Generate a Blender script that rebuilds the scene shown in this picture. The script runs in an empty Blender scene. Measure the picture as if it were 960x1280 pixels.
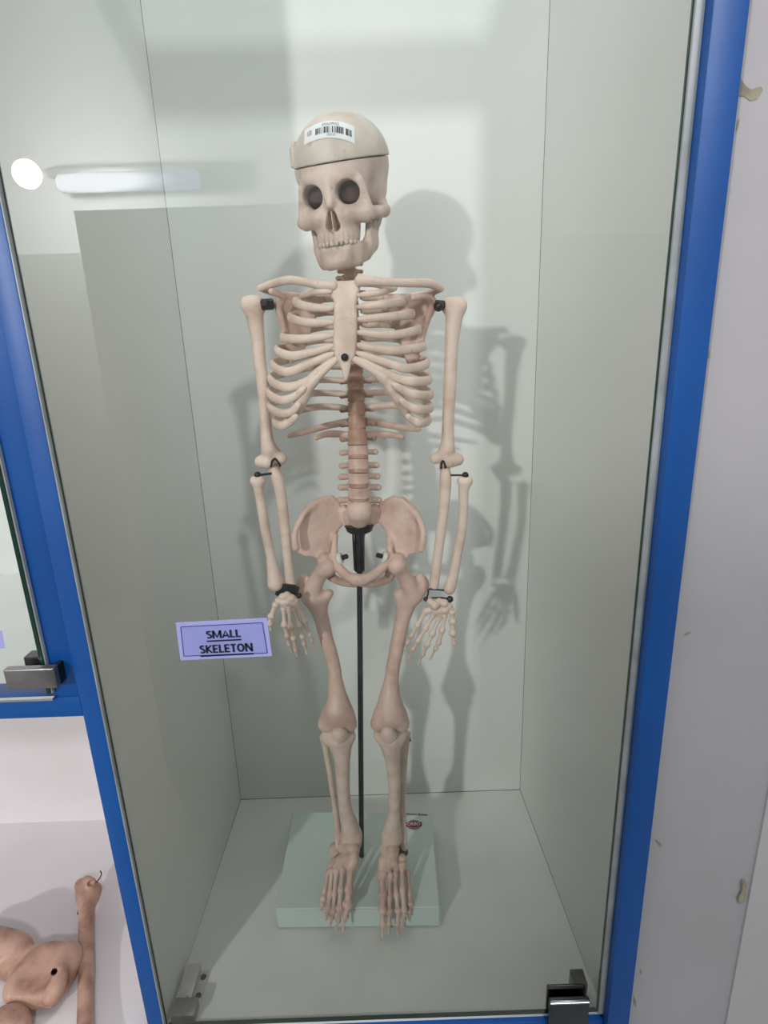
import bpy, bmesh, math, random
import numpy as np
from mathutils import Vector, Matrix
from mathutils.bvhtree import BVHTree

random.seed(7)
rng = np.random.RandomState(7)
scene = bpy.context.scene
C = scene.collection

# ------------------------------------------------------------------ camera
F = 750.0; CX = 480.0; CY = 640.0
CAM = np.array([0.0, 0.0, 0.68])
_d = np.array([88.0, -2480.0, -F]); _Z = -_d / np.linalg.norm(_d)
_vx = 472.0; _vy = CY - (F * F + 88 * (_vx - 480)) / 2480
_yv = np.array([_vx - 480, -(_vy - 640), -F]); _Y = _yv - _Z * (_yv @ _Z); _Y /= np.linalg.norm(_Y)
_X = np.cross(_Y, _Z)
ROT = np.array([_X, _Y, _Z])

def W(px, py, Y):                       # photo pixel -> world point at depth Y
    r = ROT @ np.array([px - CX, -(py - CY), -F])
    return CAM + r * (Y / r[1])

def Wz(px, py, z):                      # photo pixel -> world point at height z
    r = ROT @ np.array([px - CX, -(py - CY), -F])
    return CAM + r * ((z - CAM[2]) / r[2])

cam_data = bpy.data.cameras.new('camera'); cam = bpy.data.objects.new('camera', cam_data); C.objects.link(cam)
cam_data.sensor_fit = 'VERTICAL'; cam_data.sensor_height = 32.0; cam_data.lens = F / 1280 * 32.0
cam_data.clip_start = 0.01
M = Matrix(ROT.tolist()).to_4x4(); M.translation = Vector(CAM); cam.matrix_world = M
scene.camera = cam

# ------------------------------------------------------------------ materials
def srgb(r, g, b):
    f = lambda c: (c / 255 / 12.92) if c / 255 <= 0.04045 else ((c / 255 + 0.055) / 1.055) ** 2.4
    return (f(r), f(g), f(b), 1)

def mat(name, col, rough=0.5, metal=0.0, col2=None, scale=8.0, bump=0.0, bscale=60.0, spec=0.5, mid=(0.35, 0.7), detail=4):
    m = bpy.data.materials.new(name); m.use_nodes = True
    nt = m.node_tree; b = nt.nodes['Principled BSDF']
    b.inputs['Base Color'].default_value = col; b.inputs['Roughness'].default_value = rough
    b.inputs['Metallic'].default_value = metal; b.inputs['Specular IOR Level'].default_value = spec
    tc = nt.nodes.new('ShaderNodeTexCoord')
    if col2 is not None:
        n = nt.nodes.new('ShaderNodeTexNoise'); n.inputs['Scale'].default_value = scale; n.inputs['Detail'].default_value = detail
        r = nt.nodes.new('ShaderNodeValToRGB'); r.color_ramp.elements[0].position = mid[0]; r.color_ramp.elements[1].position = mid[1]
        r.color_ramp.elements[0].color = col; r.color_ramp.elements[1].color = col2
        nt.links.new(tc.outputs['Object'], n.inputs['Vector']); nt.links.new(n.outputs['Fac'], r.inputs['Fac'])
        nt.links.new(r.outputs['Color'], b.inputs['Base Color'])
    if bump:
        n = nt.nodes.new('ShaderNodeTexNoise'); n.inputs['Scale'].default_value = bscale; n.inputs['Detail'].default_value = 3
        bp = nt.nodes.new('ShaderNodeBump'); bp.inputs['Strength'].default_value = bump; bp.inputs['Distance'].default_value = 0.002
        nt.links.new(tc.outputs['Object'], n.inputs['Vector']); nt.links.new(n.outputs['Fac'], bp.inputs['Height'])
        nt.links.new(bp.outputs['Normal'], b.inputs['Normal'])
    return m

def bone_mat(name, base, dark, grime, rough=0.42, gs=0.5):
    """cream resin: two-tone noise, brown specks and darker crevices"""
    m = bpy.data.materials.new(name); m.use_nodes = True
    nt = m.node_tree; b = nt.nodes['Principled BSDF']; L = nt.links.new
    geo = nt.nodes.new('ShaderNodeNewGeometry'); tc = nt.nodes.new('ShaderNodeTexCoord')
    def noise(sc, det, lo, hi):
        n = nt.nodes.new('ShaderNodeTexNoise'); n.inputs['Scale'].default_value = sc; n.inputs['Detail'].default_value = det
        L(tc.outputs['Object'], n.inputs['Vector'])
        mr = nt.nodes.new('ShaderNodeMapRange'); mr.inputs['From Min'].default_value = lo; mr.inputs['From Max'].default_value = hi
        L(n.outputs['Fac'], mr.inputs['Value']); return mr.outputs['Result']
    def mix(fac, a, c):
        x = nt.nodes.new('ShaderNodeMix'); x.data_type = 'RGBA'
        L(fac, x.inputs['Factor']) if not isinstance(fac, float) else setattr(x.inputs['Factor'], 'default_value', fac)
        if isinstance(a, tuple): x.inputs[6].default_value = a
        else: L(a, x.inputs[6])
        x.inputs[7].default_value = c
        return x.outputs[2]
    c1 = mix(noise(45, 4, 0.42, 0.72), base, dark)
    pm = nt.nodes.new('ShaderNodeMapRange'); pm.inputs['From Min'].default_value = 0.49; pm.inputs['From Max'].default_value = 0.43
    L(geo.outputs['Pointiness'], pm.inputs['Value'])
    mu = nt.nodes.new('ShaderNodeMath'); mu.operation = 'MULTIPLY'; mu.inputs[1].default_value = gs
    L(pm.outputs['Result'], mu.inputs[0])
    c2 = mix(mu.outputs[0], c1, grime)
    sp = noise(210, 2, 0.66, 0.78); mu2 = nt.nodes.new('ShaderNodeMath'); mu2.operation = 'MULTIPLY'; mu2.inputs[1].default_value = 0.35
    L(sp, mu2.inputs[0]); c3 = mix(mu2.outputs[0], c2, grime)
    L(c3, b.inputs['Base Color']); b.inputs['Roughness'].default_value = rough
    b.inputs['Specular IOR Level'].default_value = 0.4
    bp = nt.nodes.new('ShaderNodeBump'); bp.inputs['Strength'].default_value = 0.25; bp.inputs['Distance'].default_value = 0.0008
    n = nt.nodes.new('ShaderNodeTexNoise'); n.inputs['Scale'].default_value = 260; L(tc.outputs['Object'], n.inputs['Vector'])
    L(n.outputs['Fac'], bp.inputs['Height']); L(bp.outputs['Normal'], b.inputs['Normal'])
    return m

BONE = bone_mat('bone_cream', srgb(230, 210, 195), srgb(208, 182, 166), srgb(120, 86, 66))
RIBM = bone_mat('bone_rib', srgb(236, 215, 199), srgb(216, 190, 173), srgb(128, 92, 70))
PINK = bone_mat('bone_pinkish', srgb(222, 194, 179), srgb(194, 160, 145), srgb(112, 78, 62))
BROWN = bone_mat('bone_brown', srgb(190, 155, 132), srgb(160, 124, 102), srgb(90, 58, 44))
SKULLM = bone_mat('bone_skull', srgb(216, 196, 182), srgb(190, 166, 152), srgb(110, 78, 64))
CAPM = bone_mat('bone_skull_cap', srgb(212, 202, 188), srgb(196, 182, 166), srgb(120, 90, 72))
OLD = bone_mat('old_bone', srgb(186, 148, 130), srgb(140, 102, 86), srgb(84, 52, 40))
OLDLIGHT = mat('old_bone_worn', srgb(226, 200, 184), 0.5, col2=srgb(205, 172, 154), scale=40)
TOOTH = mat('tooth', srgb(216, 202, 186), 0.4, col2=srgb(198, 180, 162), scale=120)
SOCKET_SHADE = mat('socket_shade_brown', srgb(86, 60, 56), 0.8, col2=srgb(60, 42, 40), scale=60)  # dark colour painting the shade inside the orbits
DARKHOLE = mat('dark_recess', srgb(34, 24, 20), 0.9)
STEEL = mat('dark_steel', srgb(70, 68, 68), 0.32, 0.9, col2=srgb(44, 42, 42), scale=90)
CHROME = mat('chrome', srgb(200, 200, 205), 0.16, 1.0)
DCHROME = mat('dark_chrome', srgb(96, 98, 106), 0.18, 1.0)
MIDSTEEL = mat('brushed_steel', srgb(158, 154, 154), 0.3, 0.85, col2=srgb(116, 113, 114), scale=30)
PSTEEL = mat('pale_steel', srgb(206, 204, 200), 0.45, 0.25, col2=srgb(190, 188, 184), scale=60)
SATIN = mat('satin_steel', srgb(190, 188, 186), 0.42, 0.75, col2=srgb(160, 156, 154), scale=60)
ROD = mat('rod_paint', srgb(72, 76, 80), 0.36, 0.7, col2=srgb(54, 58, 62), scale=40)
NUT = mat('white_nut', srgb(226, 228, 224), 0.4)
BASEM = mat('mint_board', srgb(206, 221, 215), 0.35, col2=srgb(200, 215, 209), scale=14, bump=0.05)
BLUE = mat('blue_paint', srgb(0, 76, 150), 0.42, col2=srgb(0, 68, 138), scale=10, bump=0.12, bscale=40)
INNER = mat('laminate_panel', srgb(228, 231, 227), 0.5, col2=srgb(223, 227, 222), scale=5, bump=0.05, bscale=30)
INNERF = mat('laminate_floor', srgb(224, 227, 223), 0.38, col2=srgb(214, 217, 212), scale=9, bump=0.05, bscale=30)
WHITE = mat('white_laminate', srgb(222, 215, 217), 0.5, col2=srgb(214, 208, 209), scale=6)
WALLM = mat('wall_paint', srgb(172, 168, 171), 0.7, col2=srgb(164, 161, 163), scale=4, bump=0.35, bscale=22)
WALL2 = mat('wall_paint_light', srgb(192, 188, 190), 0.7, col2=srgb(185, 182, 184), scale=4, bump=0.35, bscale=22)
CHIP = mat('chipped_plaster', srgb(132, 124, 108), 0.9, col2=srgb(166, 156, 132), scale=120)
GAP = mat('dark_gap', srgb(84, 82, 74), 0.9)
BEAD = mat('grey_beading', srgb(158, 162, 164), 0.4, col2=srgb(132, 136, 136), scale=30)
EDGE = mat('glass_edge', srgb(16, 50, 40), 0.15)
LILAC = mat('lilac_paper', srgb(160, 160, 212), 0.7, col2=srgb(152, 154, 206), scale=30)
LILAC2 = mat('lilac_print', srgb(142, 146, 205), 0.7, col2=srgb(136, 140, 198), scale=40)
INK = mat('ink', srgb(14, 14, 40), 0.6)
INKB = mat('ink_border', srgb(62, 62, 140), 0.6)
PAPER = mat('sticker_paper', srgb(226, 230, 228), 0.5)
PRINT = mat('sticker_print', srgb(26, 28, 40), 0.6)
PRINTG = mat('sticker_print_grey', srgb(120, 122, 126), 0.6)
REDM = mat('maroon_print', srgb(112, 16, 44), 0.5)
PALE = mat('pale_print', srgb(214, 190, 200), 0.5)
WIRE = mat('wire', srgb(88, 78, 70), 0.4, 0.7)
GREENM = mat('pale_green_cloth', srgb(190, 200, 176), 0.8)

def glass_mat():
    m = bpy.data.materials.new('clear_glass'); m.use_nodes = True
    nt = m.node_tree; nt.nodes.clear(); L = nt.links.new
    o = nt.nodes.new('ShaderNodeOutputMaterial'); mx = nt.nodes.new('ShaderNodeMixShader')
    t = nt.nodes.new('ShaderNodeBsdfTransparent'); t.inputs['Color'].default_value = (0.975, 0.982, 0.976, 1)
    g = nt.nodes.new('ShaderNodeBsdfGlossy'); g.inputs['Roughness'].default_value = 0.0
    n = nt.nodes.new('ShaderNodeFresnel'); n.inputs['IOR'].default_value = 1.5
    k = nt.nodes.new('ShaderNodeMath'); k.operation = 'MULTIPLY'; k.inputs[1].default_value = 1.9   # both faces of the sheet
    L(n.outputs['Fac'], k.inputs[0]); L(k.outputs[0], mx.inputs['Fac']); L(t.outputs[0], mx.inputs[1]); L(g.outputs[0], mx.inputs[2])
    L(mx.outputs[0], o.inputs['Surface'])
    return m
GLASS = glass_mat()

# ------------------------------------------------------------------ object helpers
def thing(name, loc, label=None, cat=None, group=None):
    o = bpy.data.objects.new(name, None); o.empty_display_size = 0.02; C.objects.link(o); o.location = loc
    if label: o['label'] = label
    if cat: o['category'] = cat
    if group: o['group'] = group
    return o

def root_of(o):
    while o.parent: o = o.parent
    return o

def link_mesh(name, me, m, parent=None, kind=None, label=None, cat=None):
    o = bpy.data.objects.new(name, me); C.objects.link(o)
    for x in (m if isinstance(m, (list, tuple)) else [m]):
        if x: me.materials.append(x)
    if parent is not None:
        o.parent = parent
        p, off = parent, Vector((0, 0, 0))
        while p: off += p.location; p = p.parent
        o.location = -off if parent.type == 'EMPTY' or parent.parent is None else Vector((0, 0, 0))
        if parent.type == 'MESH': o.location = Vector((0, 0, 0))
    if kind: o['kind'] = kind
    if label: o['label'] = label
    if cat: o['category'] = cat
    return o

def mesh_from(verts, faces, smooth=True, mats=None):
    me = bpy.data.meshes.new('m'); me.from_pydata([tuple(v) for v in verts], [], [tuple(f) for f in faces])
    if mats is not None: me.polygons.foreach_set('material_index', mats)
    if smooth: me.polygons.foreach_set('use_smooth', [True] * len(me.polygons))
    me.update(); return me

class MB:
    """collects shapes into one mesh"""
    def __init__(s): s.v = []; s.f = []; s.m = []
    def add(s, v, f, mi=0):
        b = len(s.v); s.v += [tuple(x) for x in v]; s.f += [tuple(i + b for i in q) for q in f]; s.m += [mi] * len(f); return s
    def bm(s, bm, mi=0, mtx=None):
        if mtx is not None: bmesh.ops.transform(bm, matrix=mtx, verts=bm.verts)
        bm.verts.index_update()
        s.add([v.co[:] for v in bm.verts], [[v.index for v in f.verts] for f in bm.faces], mi); bm.free(); return s
    def box(s, x0, x1, y0, y1, z0, z1, bev=0.0, mi=0, seg=2):
        bm = bmesh.new(); bmesh.ops.create_cube(bm, size=1)
        bmesh.ops.scale(bm, vec=(x1 - x0, y1 - y0, z1 - z0), verts=bm.verts)
        bmesh.ops.translate(bm, vec=((x0 + x1) / 2, (y0 + y1) / 2, (z0 + z1) / 2), verts=bm.verts)
        if bev: bmesh.ops.bevel(bm, geom=bm.edges[:], offset=bev, segments=seg, affect='EDGES', profile=0.6)
        return s.bm(bm, mi)
    def cyl(s, a, b, r, r2=None, n=20, bev=0.0, mi=0):
        a = Vector(a); b = Vector(b); L = (b - a).length; r2 = r if r2 is None else r2
        bm = bmesh.new(); bmesh.ops.create_cone(bm, cap_ends=True, segments=n, radius1=r, radius2=r2, depth=L)
        if bev:
            es = [e for e in bm.edges if abs(abs(e.verts[0].co.z) - L / 2) < 1e-7 and abs(e.verts[0].co.z - e.verts[1].co.z) < 1e-7]
            bmesh.ops.bevel(bm, geom=es, offset=bev, segments=2, affect='EDGES')
        q = (b - a).to_track_quat('Z', 'Y').to_matrix().to_4x4(); q.translation = (a + b) / 2
        return s.bm(bm, mi, q)
    def sphere(s, c, r, mi=0, sub=3):
        bm = bmesh.new(); bmesh.ops.create_icosphere(bm, subdivisions=sub, radius=r)
        return s.bm(bm, mi, Matrix.Translation(Vector(c)))
    def tube(s, pts, r, n=10, mi=0):
        pts = catmull(np.array(pts, float), 6); return s.sweep(pts, [(r, r)] * len(pts), n, mi)
    def sweep(s, pts, rad, n=12, mi=0, up=(0, 0, 1)):
        """elliptical sweep: rad = (along up, across)"""
        pts = np.asarray(pts); T = np.gradient(pts, axis=0); T /= np.linalg.norm(T, axis=1)[:, None] + 1e-12
        up = np.array(up, float); vs = []; a = np.linspace(0, 2 * math.pi, n, endpoint=False)
        for p, t, (ru, rs) in zip(pts, T, rad):
            u = up - t * (up @ t)
            if np.linalg.norm(u) < 0.2: u = np.array([0, 1, 0]) - t * t[1]
            u /= np.linalg.norm(u); w = np.cross(t, u)
            for k in a: vs.append(p + u * ru * math.cos(k) + w * rs * math.sin(k))
        f = []
        for i in range(len(pts) - 1):
            for j in range(n): f.append((i * n + j, i * n + (j + 1) % n, (i + 1) * n + (j + 1) % n, (i + 1) * n + j))
        f.append(tuple(range(n - 1, -1, -1))); e = (len(pts) - 1) * n; f.append(tuple(e + j for j in range(n)))
        return s.add(vs, f, mi)
    def build(s, name, m, parent=None, smooth=True, flat_angle=None, **kw):
        me = mesh_from(s.v, s.f, smooth, s.m)
        bm = bmesh.new(); bm.from_mesh(me); bmesh.ops.recalc_face_normals(bm, faces=bm.faces); bm.to_mesh(me); bm.free()
        if flat_angle is not None: me.set_sharp_from_angle(angle=math.radians(flat_angle))
        return link_mesh(name, me, m, parent, **kw)

def catmull(P, k):
    P = np.asarray(P, float); n = len(P); Q = np.vstack([2 * P[0] - P[1], P, 2 * P[-1] - P[-2]]); out = []
    for i in range(1, n):
        p0, p1, p2, p3 = Q[i - 1], Q[i], Q[i + 1], Q[i + 2]
        for t in np.linspace(0, 1, k, endpoint=False):
            out.append(0.5 * ((2 * p1) + (-p0 + p2) * t + (2 * p0 - 5 * p1 + 4 * p2 - p3) * t * t + (-p0 + 3 * p1 - 3 * p2 + p3) * t ** 3))
    out.append(P[-1]); return np.array(out)

# ------------------------------------------------------------------ signed-distance modelling
def smin(a, b, k):
    if k <= 0: return np.minimum(a, b)
    h = np.clip(0.5 + 0.5 * (b - a) / k, 0, 1); return b + (a - b) * h - k * h * (1 - h)
def smax(a, b, k): return -smin(-a, -b, k)
def cone(P, a, b, ra, rb):
    a = np.asarray(a, float); b = np.asarray(b, float); ab = b - a; t = np.clip(((P - a) @ ab) / max(ab @ ab, 1e-12), 0, 1)
    return np.linalg.norm(P - a - t[:, None] * ab, axis=1) - (ra + (rb - ra) * t)
def sph(P, c, r): return np.linalg.norm(P - np.asarray(c), axis=1) - r
def ell(P, c, r, rot=None):
    q = P - np.asarray(c, float)
    if rot is not None: q = q @ rot
    r = np.asarray(r, float); k0 = np.linalg.norm(q / r, axis=1); k1 = np.linalg.norm(q / (r * r), axis=1)
    return k0 * (k0 - 1) / np.maximum(k1, 1e-9)
def boxd(P, c, h, r=0.0):
    q = np.abs(P - np.asarray(c)) - (np.asarray(h) - r)
    return np.linalg.norm(np.maximum(q, 0), axis=1) + np.minimum(q.max(axis=1), 0) - r
def poly2(x, z, V):
    V = np.asarray(V, float); d = np.full(len(x), 1e9); s = np.ones(len(x)); n = len(V)
    for i in range(n):
        a = V[i]; b = V[i - 1]; ex, ez = b - a; wx = x - a[0]; wz = z - a[1]
        t = np.clip((wx * ex + wz * ez) / (ex * ex + ez * ez + 1e-15), 0, 1)
        d = np.minimum(d, (wx - ex * t) ** 2 + (wz - ez * t) ** 2)
        c1 = z >= a[1]; c2 = z < b[1]; c3 = ex * wz > ez * wx
        fl = (c1 & c2 & c3) | (~c1 & ~c2 & ~c3); s = np.where(fl, -s, s)
    return s * np.sqrt(d)
def plate(P, V, Yf, t, r):
    """flat bone: outline V (x,z), mid-surface depth Yf(x,z), half-thickness t, edge rounding r"""
    a = poly2(P[:, 0], P[:, 2], V) + r; w = np.abs(P[:, 1] - Yf(P[:, 0], P[:, 2])) - t + r
    return np.sqrt(np.maximum(a, 0) ** 2 + np.maximum(w, 0) ** 2) + np.minimum(np.maximum(a, w), 0) - r

def nets(fn, lo, hi, h):
    """surface nets"""
    lo = np.asarray(lo, float) - 2 * h; hi = np.asarray(hi, float) + 2 * h
    n = np.ceil((hi - lo) / h).astype(int) + 1; nx, ny, nz = n
    xs = lo[0] + h * np.arange(nx); ys = lo[1] + h * np.arange(ny); zs = lo[2] + h * np.arange(nz)
    v = np.empty((nx, ny, nz)); yy, zz = np.meshgrid(ys, zs, indexing='ij'); yy = yy.ravel(); zz = zz.ravel()
    step = max(1, 60000 // len(yy))
    for i in range(0, nx, step):
        xi = xs[i:i + step]; P = np.column_stack([np.repeat(xi, len(yy)), np.tile(yy, len(xi)), np.tile(zz, len(xi))])
        v[i:i + step] = fn(P).reshape(len(xi), ny, nz)
    s = v < 0
    c = [s[i:nx - 1 + i, j:ny - 1 + j, k:nz - 1 + k] for i in (0, 1) for j in (0, 1) for k in (0, 1)]
    cnt = sum(x.astype(int) for x in c); act = (cnt > 0) & (cnt < 8)
    I, J, K = np.nonzero(act); idx = -np.ones(act.shape, int); idx[I, J, K] = np.arange(len(I))
    acc = np.zeros((len(I), 3)); num = np.zeros(len(I))
    cor = [(i, j, k) for i in (0, 1) for j in (0, 1) for k in (0, 1)]
    for a in cor:
        for ax in range(3):
            if a[ax]: continue
            b = list(a); b[ax] = 1
            va = v[I + a[0], J + a[1], K + a[2]]; vb = v[I + b[0], J + b[1], K + b[2]]
            x = (va < 0) != (vb < 0); t = np.where(x, va / np.where(x, va - vb, 1), 0)
            q = np.tile(np.array(a, float), (len(I), 1)); q[:, ax] += t
            acc += q * x[:, None]; num += x
    V = lo + h * (np.column_stack([I, J, K]) + acc / num[:, None])
    faces = []
    for ax in range(3):
        o = [0, 0, 0]; o[ax] = 1
        A = s[:nx - o[0], :ny - o[1], :nz - o[2]]; B = s[o[0]:, o[1]:, o[2]:]
        e = A != B; i, j, k = np.nonzero(e)
        u, w = [(1, 2), (2, 0), (0, 1)][ax]
        g = np.column_stack([i, j, k]); ok = (g[:, u] > 0) & (g[:, w] > 0); g = g[ok]
        ins = A[g[:, 0], g[:, 1], g[:, 2]]
        def at(du, dw):
            q = g.copy(); q[:, u] += du; q[:, w] += dw; q = np.minimum(q, np.array(act.shape) - 1); return idx[q[:, 0], q[:, 1], q[:, 2]]
        q = np.column_stack([at(-1, -1), at(0, -1), at(0, 0), at(-1, 0)])
        q[~ins] = q[~ins][:, ::-1]; faces.append(q)
    return V, np.vstack(faces)

def chain_fn(chains, k=0.004, extra=None):
    segs = []; grp = []
    for ch in chains:
        g = [(a[:3], b[:3], a[3], b[3]) for a, b in zip(ch[:-1], ch[1:])]
        if len(ch) == 1: g = [(ch[0][:3], ch[0][:3], ch[0][3], ch[0][3])]
        segs += g; grp.append(g)
    def fn(P):
        d = None
        for g in grp:
            e = None
            for a, b, ra, rb in g:
                q = cone(P, a, b, ra, rb); e = q if e is None else np.minimum(e, q)
            d = e if d is None else smin(d, e, k)
        return extra(P, d) if extra else d
    pts = np.array([p for s_ in segs for p in (s_[0], s_[1])]); rr = max(max(s_[2], s_[3]) for s_ in segs)
    return fn, pts.min(0) - rr - 0.001 - k * .6, pts.max(0) + rr + 0.001 + k * .6

def sdf_mesh(fn, lo, hi, h):
    V, Fc = nets(fn, lo, hi, h); return mesh_from(V, Fc)

def pc(pts, smooth=True, grow=0.0):
    """chain of (px, py, Y, radius mm) -> world points, smoothed"""
    A = np.array([list(W(p[0], p[1], p[2])) + [(p[3] + grow) / 1000.0] for p in pts])
    return [tuple(x) for x in (catmull(A, 4) if smooth and len(A) > 2 else A)]

GROW = {'humerus': .9, 'ulna': .8, 'radius': .8, 'clavicle': .6, 'tibia': .6, 'fibula': .3, 'patella': .4, 'femur': .5}
def bone(name, chains, m, parent, h=0.0009, k=0.004, extra=None, smooth=True, **kw):
    fn, lo, hi = chain_fn([pc(c, smooth, GROW.get(name, 0)) for c in chains], k, extra)
    return link_mesh(name, sdf_mesh(fn, lo, hi, h), m, parent, **kw)

def q2(x, y): return (290 + x / 3.2, 330 + y / 3.2)      # photo detail frames
def q3(x, y): return (290 + x / 3.0, 560 + y / 3.0)
def q4(x, y): return (330 + x / 3.554, 820 + y / 3.554)
def q5(x, y): return (390 + x / 6.857, 1030 + y / 6.857)
def qL(x, y): return (325 + x / 10.66, 715 + y / 10.66)
def qR(x, y): return (500 + x / 10.66, 720 + y / 10.66)

# ================================================================== SKELETON
skel = thing('skeleton_model', tuple(W(448, 660, 0.60)),
             'cream plastic model of a human skeleton hanging on a rod in the glass case', 'skeleton')

# ---- skull (local millimetres of a full-size skull, face towards -Y)
def rotz(a): c, s_ = math.cos(a), math.sin(a); return np.array([[c, -s_, 0], [s_, c, 0], [0, 0, 1]])
def rotx(a): c, s_ = math.cos(a), math.sin(a); return np.array([[1, 0, 0], [0, c, -s_], [0, s_, c]])
def roty(a): c, s_ = math.cos(a), math.sin(a); return np.array([[c, 0, s_], [0, 1, 0], [-s_, 0, c]])
SK_S = 0.000520
SK_R = roty(math.radians(-4.5)) @ rotx(math.radians(4.0)) @ rotz(math.radians(-14))
SK_STR = np.array([1.06, 1.0, 1.09])
SK_C = W(427.5, 231.5, 0.590)
def sk_world(V): return (np.asarray(V) * SK_STR * SK_S) @ SK_R.T + SK_C

def cranium(P):
    d = smin(ell(P, (0, 16, 29), (75, 78, 69)), ell(P, (0, -20, 24), (66, 65, 64)), 12)
    d = smin(d, ell(P, (0, 14, -14), (66, 62, 38)), 16)
    return d
CUT = 30.0
def skull_low(P):
    X = P.copy(); X[:, 0] = np.abs(X[:, 0]); s1 = lambda *a: cone(X, *a)
    d = cranium(P)
    d = smin(d, ell(P, (0, -50, -18), (50, 34, 30)), 10)                           # mid-face block
    d = smin(d, cone(P, (-30, -74, 1), (30, -74, 1), 8, 8), 20)                    # brow
    d = smax(d, -ell(X, (71, -42, -22), (15, 23, 22)), 8)                         # temporal fossa
    d = smin(d, s1((45, -68, -8), (50, -62, -34), 6.5, 8), 10)                       # frontal process of the cheekbone
    d = smin(d, ell(P, (0, -54, -58), (36, 32, 42)), 10)                           # maxilla
    d = smin(d, ell(P, (0, -60, -79), (32, 29, 13)), 8)
    d = smin(d, s1((24, -76, -48), (48, -62, -50), 11, 12), 10)                    # cheek
    d = smin(d, s1((48, -60, -48), (62, -38, -48), 11, 8), 7)
    d = smin(d, s1((62, -38, -48), (66, -8, -44), 8, 8.5), 6)
    d = smin(d, s1((66, -8, -44), (60, 14, -34), 8.5, 8), 8)                       # arch
    d = smin(d, s1((52, 20, -34), (46, 16, -60), 12, 7), 8)                        # mastoid
    d = smin(d, cone(P, (0, -78, -4), (0, -87, -34), 7, 5.5), 9)                   # nasal bones
    orb = ell(X, (28, -80, -20), (17.5, 34, 16)); orb = smin(orb, ell(X, (25, -50, -19), (18, 27, 17)), 5)
    d = smax(d, -orb, 2.2)
    nose = smin(ell(P, (0, -90, -62), (12.0, 30, 9)), ell(P, (0, -92, -53), (8.5, 30, 13)), 5)
    d = smax(d, -nose, 2)
    d = smin(d, boxd(P, (0.5, -72, -57), (0.9, 14, 15), 0.6), 1.5)                 # septum
    d = smin(d, cone(P, (0, -84, -71), (0, -90, -69), 3, 1.8), 3)                  # nasal spine
    for i in range(7):                                                             # tooth-root ridges
        a = math.radians(-90 + 9 + i * 17); c = (29 * math.cos(a), -62 + 27 * math.sin(a))
        d = smin(d, s1((c[0] * .98, c[1] + 1, -74), (c[0], c[1], -84), 1.2, 2.4), 5)
    return d
def low_fn(P): return smax(skull_low(P), P[:, 2] - CUT - 0.13 * P[:, 1] + 0.6, 1.0)
def cap_fn(P):
    Q = P - np.array([1.5, -1.0, 1.2]); return smax(cranium(Q) - 0.9, CUT + 0.13 * P[:, 1] + 0.9 - P[:, 2], 1.5)
def skull_mesh(fn, lo, hi, h=1.5):
    V, Fc = nets(fn, lo, hi, h); return mesh_from(sk_world(V), Fc)
skull = link_mesh('skull', skull_mesh(low_fn, (-84, -106, -104), (84, 100, CUT + 15)), SKULLM, skel)
cap_me = skull_mesh(cap_fn, (-82, -94, CUT - 14), (84, 100, 104))
cap = link_mesh('skull_cap', cap_me, CAPM, skull)

def jaw_fn(P):
    X = P.copy(); X[:, 0] = np.abs(X[:, 0]); s1 = lambda *a: cone(X, *a)
    top = [(43, -10, -82), (39, -36, -89), (32, -64, -93), (18, -80, -94), (0, -84, -94)]
    bot = [(41, -12, -94), (36, -38, -105), (27, -64, -112), (15, -77, -114), (0, -80, -114)]
    d = None
    for L_, r in ((top, 6.5), (bot, 7.5), ([tuple((np.array(a) + np.array(b)) / 2) for a, b in zip(top, bot)], 7.5)):
        e = None
        for a, b in zip(L_[:-1], L_[1:]):
            q = s1(a, b, r, r); e = q if e is None else smin(e, q, 3)
        d = e if d is None else smin(d, e, 9)
    d = smin(d, cone(P, (-9, -84, -112), (9, -84, -112), 6.5, 6.5), 9)
    for y0, y1, x1, z1, r1 in ((-12, 0, 54, -48, 5), (-20, -10, 51, -58, 5), (-29, -22, 49, -58, 5), (-38, -36, 46, -54, 4.6)):
        d = smin(d, s1((42, y0, -90), (x1, y1, z1), 6.5, r1), 7)      # ramus, condyle and coronoid
    d = smin(d, sph(X, (55, 2, -45), 6), 4)
    return d
jaw = link_mesh('mandible', skull_mesh(jaw_fn, (-68, -100, -138), (68, 16, -36), 1.4), SKULLM, skull)
def teeth_mesh(zc, sgn, rad, yc, n=7, flare=0.0):
    mb = MB()
    for s_ in (-1, 1):
        for i in range(n):
            a = math.radians(-90 + 7.5 + i * 15.5); w = (3.9, 3.4, 3.9, 3.8, 3.8, 4.6, 4.6)[i]
            c = Vector((s_ * rad * math.cos(a), yc + (rad - 2) * math.sin(a), zc))
            bm = bmesh.new(); bmesh.ops.create_cube(bm, size=1)
            bmesh.ops.scale(bm, vec=(w * 2.0, 5.5 if i < 3 else 8, 8.5), verts=bm.verts)
            for v in bm.verts:
                if v.co.z * sgn > 0: v.co.x *= 0.8; v.co.y *= 0.8
            bmesh.ops.bevel(bm, geom=bm.edges[:], offset=1.5, segments=2, affect='EDGES')
            bmesh.ops.rotate(bm, matrix=Matrix.Rotation(s_ * (a + math.pi / 2), 3, 'Z'), verts=bm.verts)
            bmesh.ops.translate(bm, vec=c, verts=bm.verts); mb.bm(bm)
    mb.v = [tuple(v) for v in sk_world(np.array(mb.v))]
    return mb
teeth_mesh(-86.5, 1, 29.5, -62.5).build('upper_teeth', TOOTH, skull)
teeth_mesh(-92.5, -1, 28, -62).build('lower_teeth', TOOTH, skull)
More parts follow.
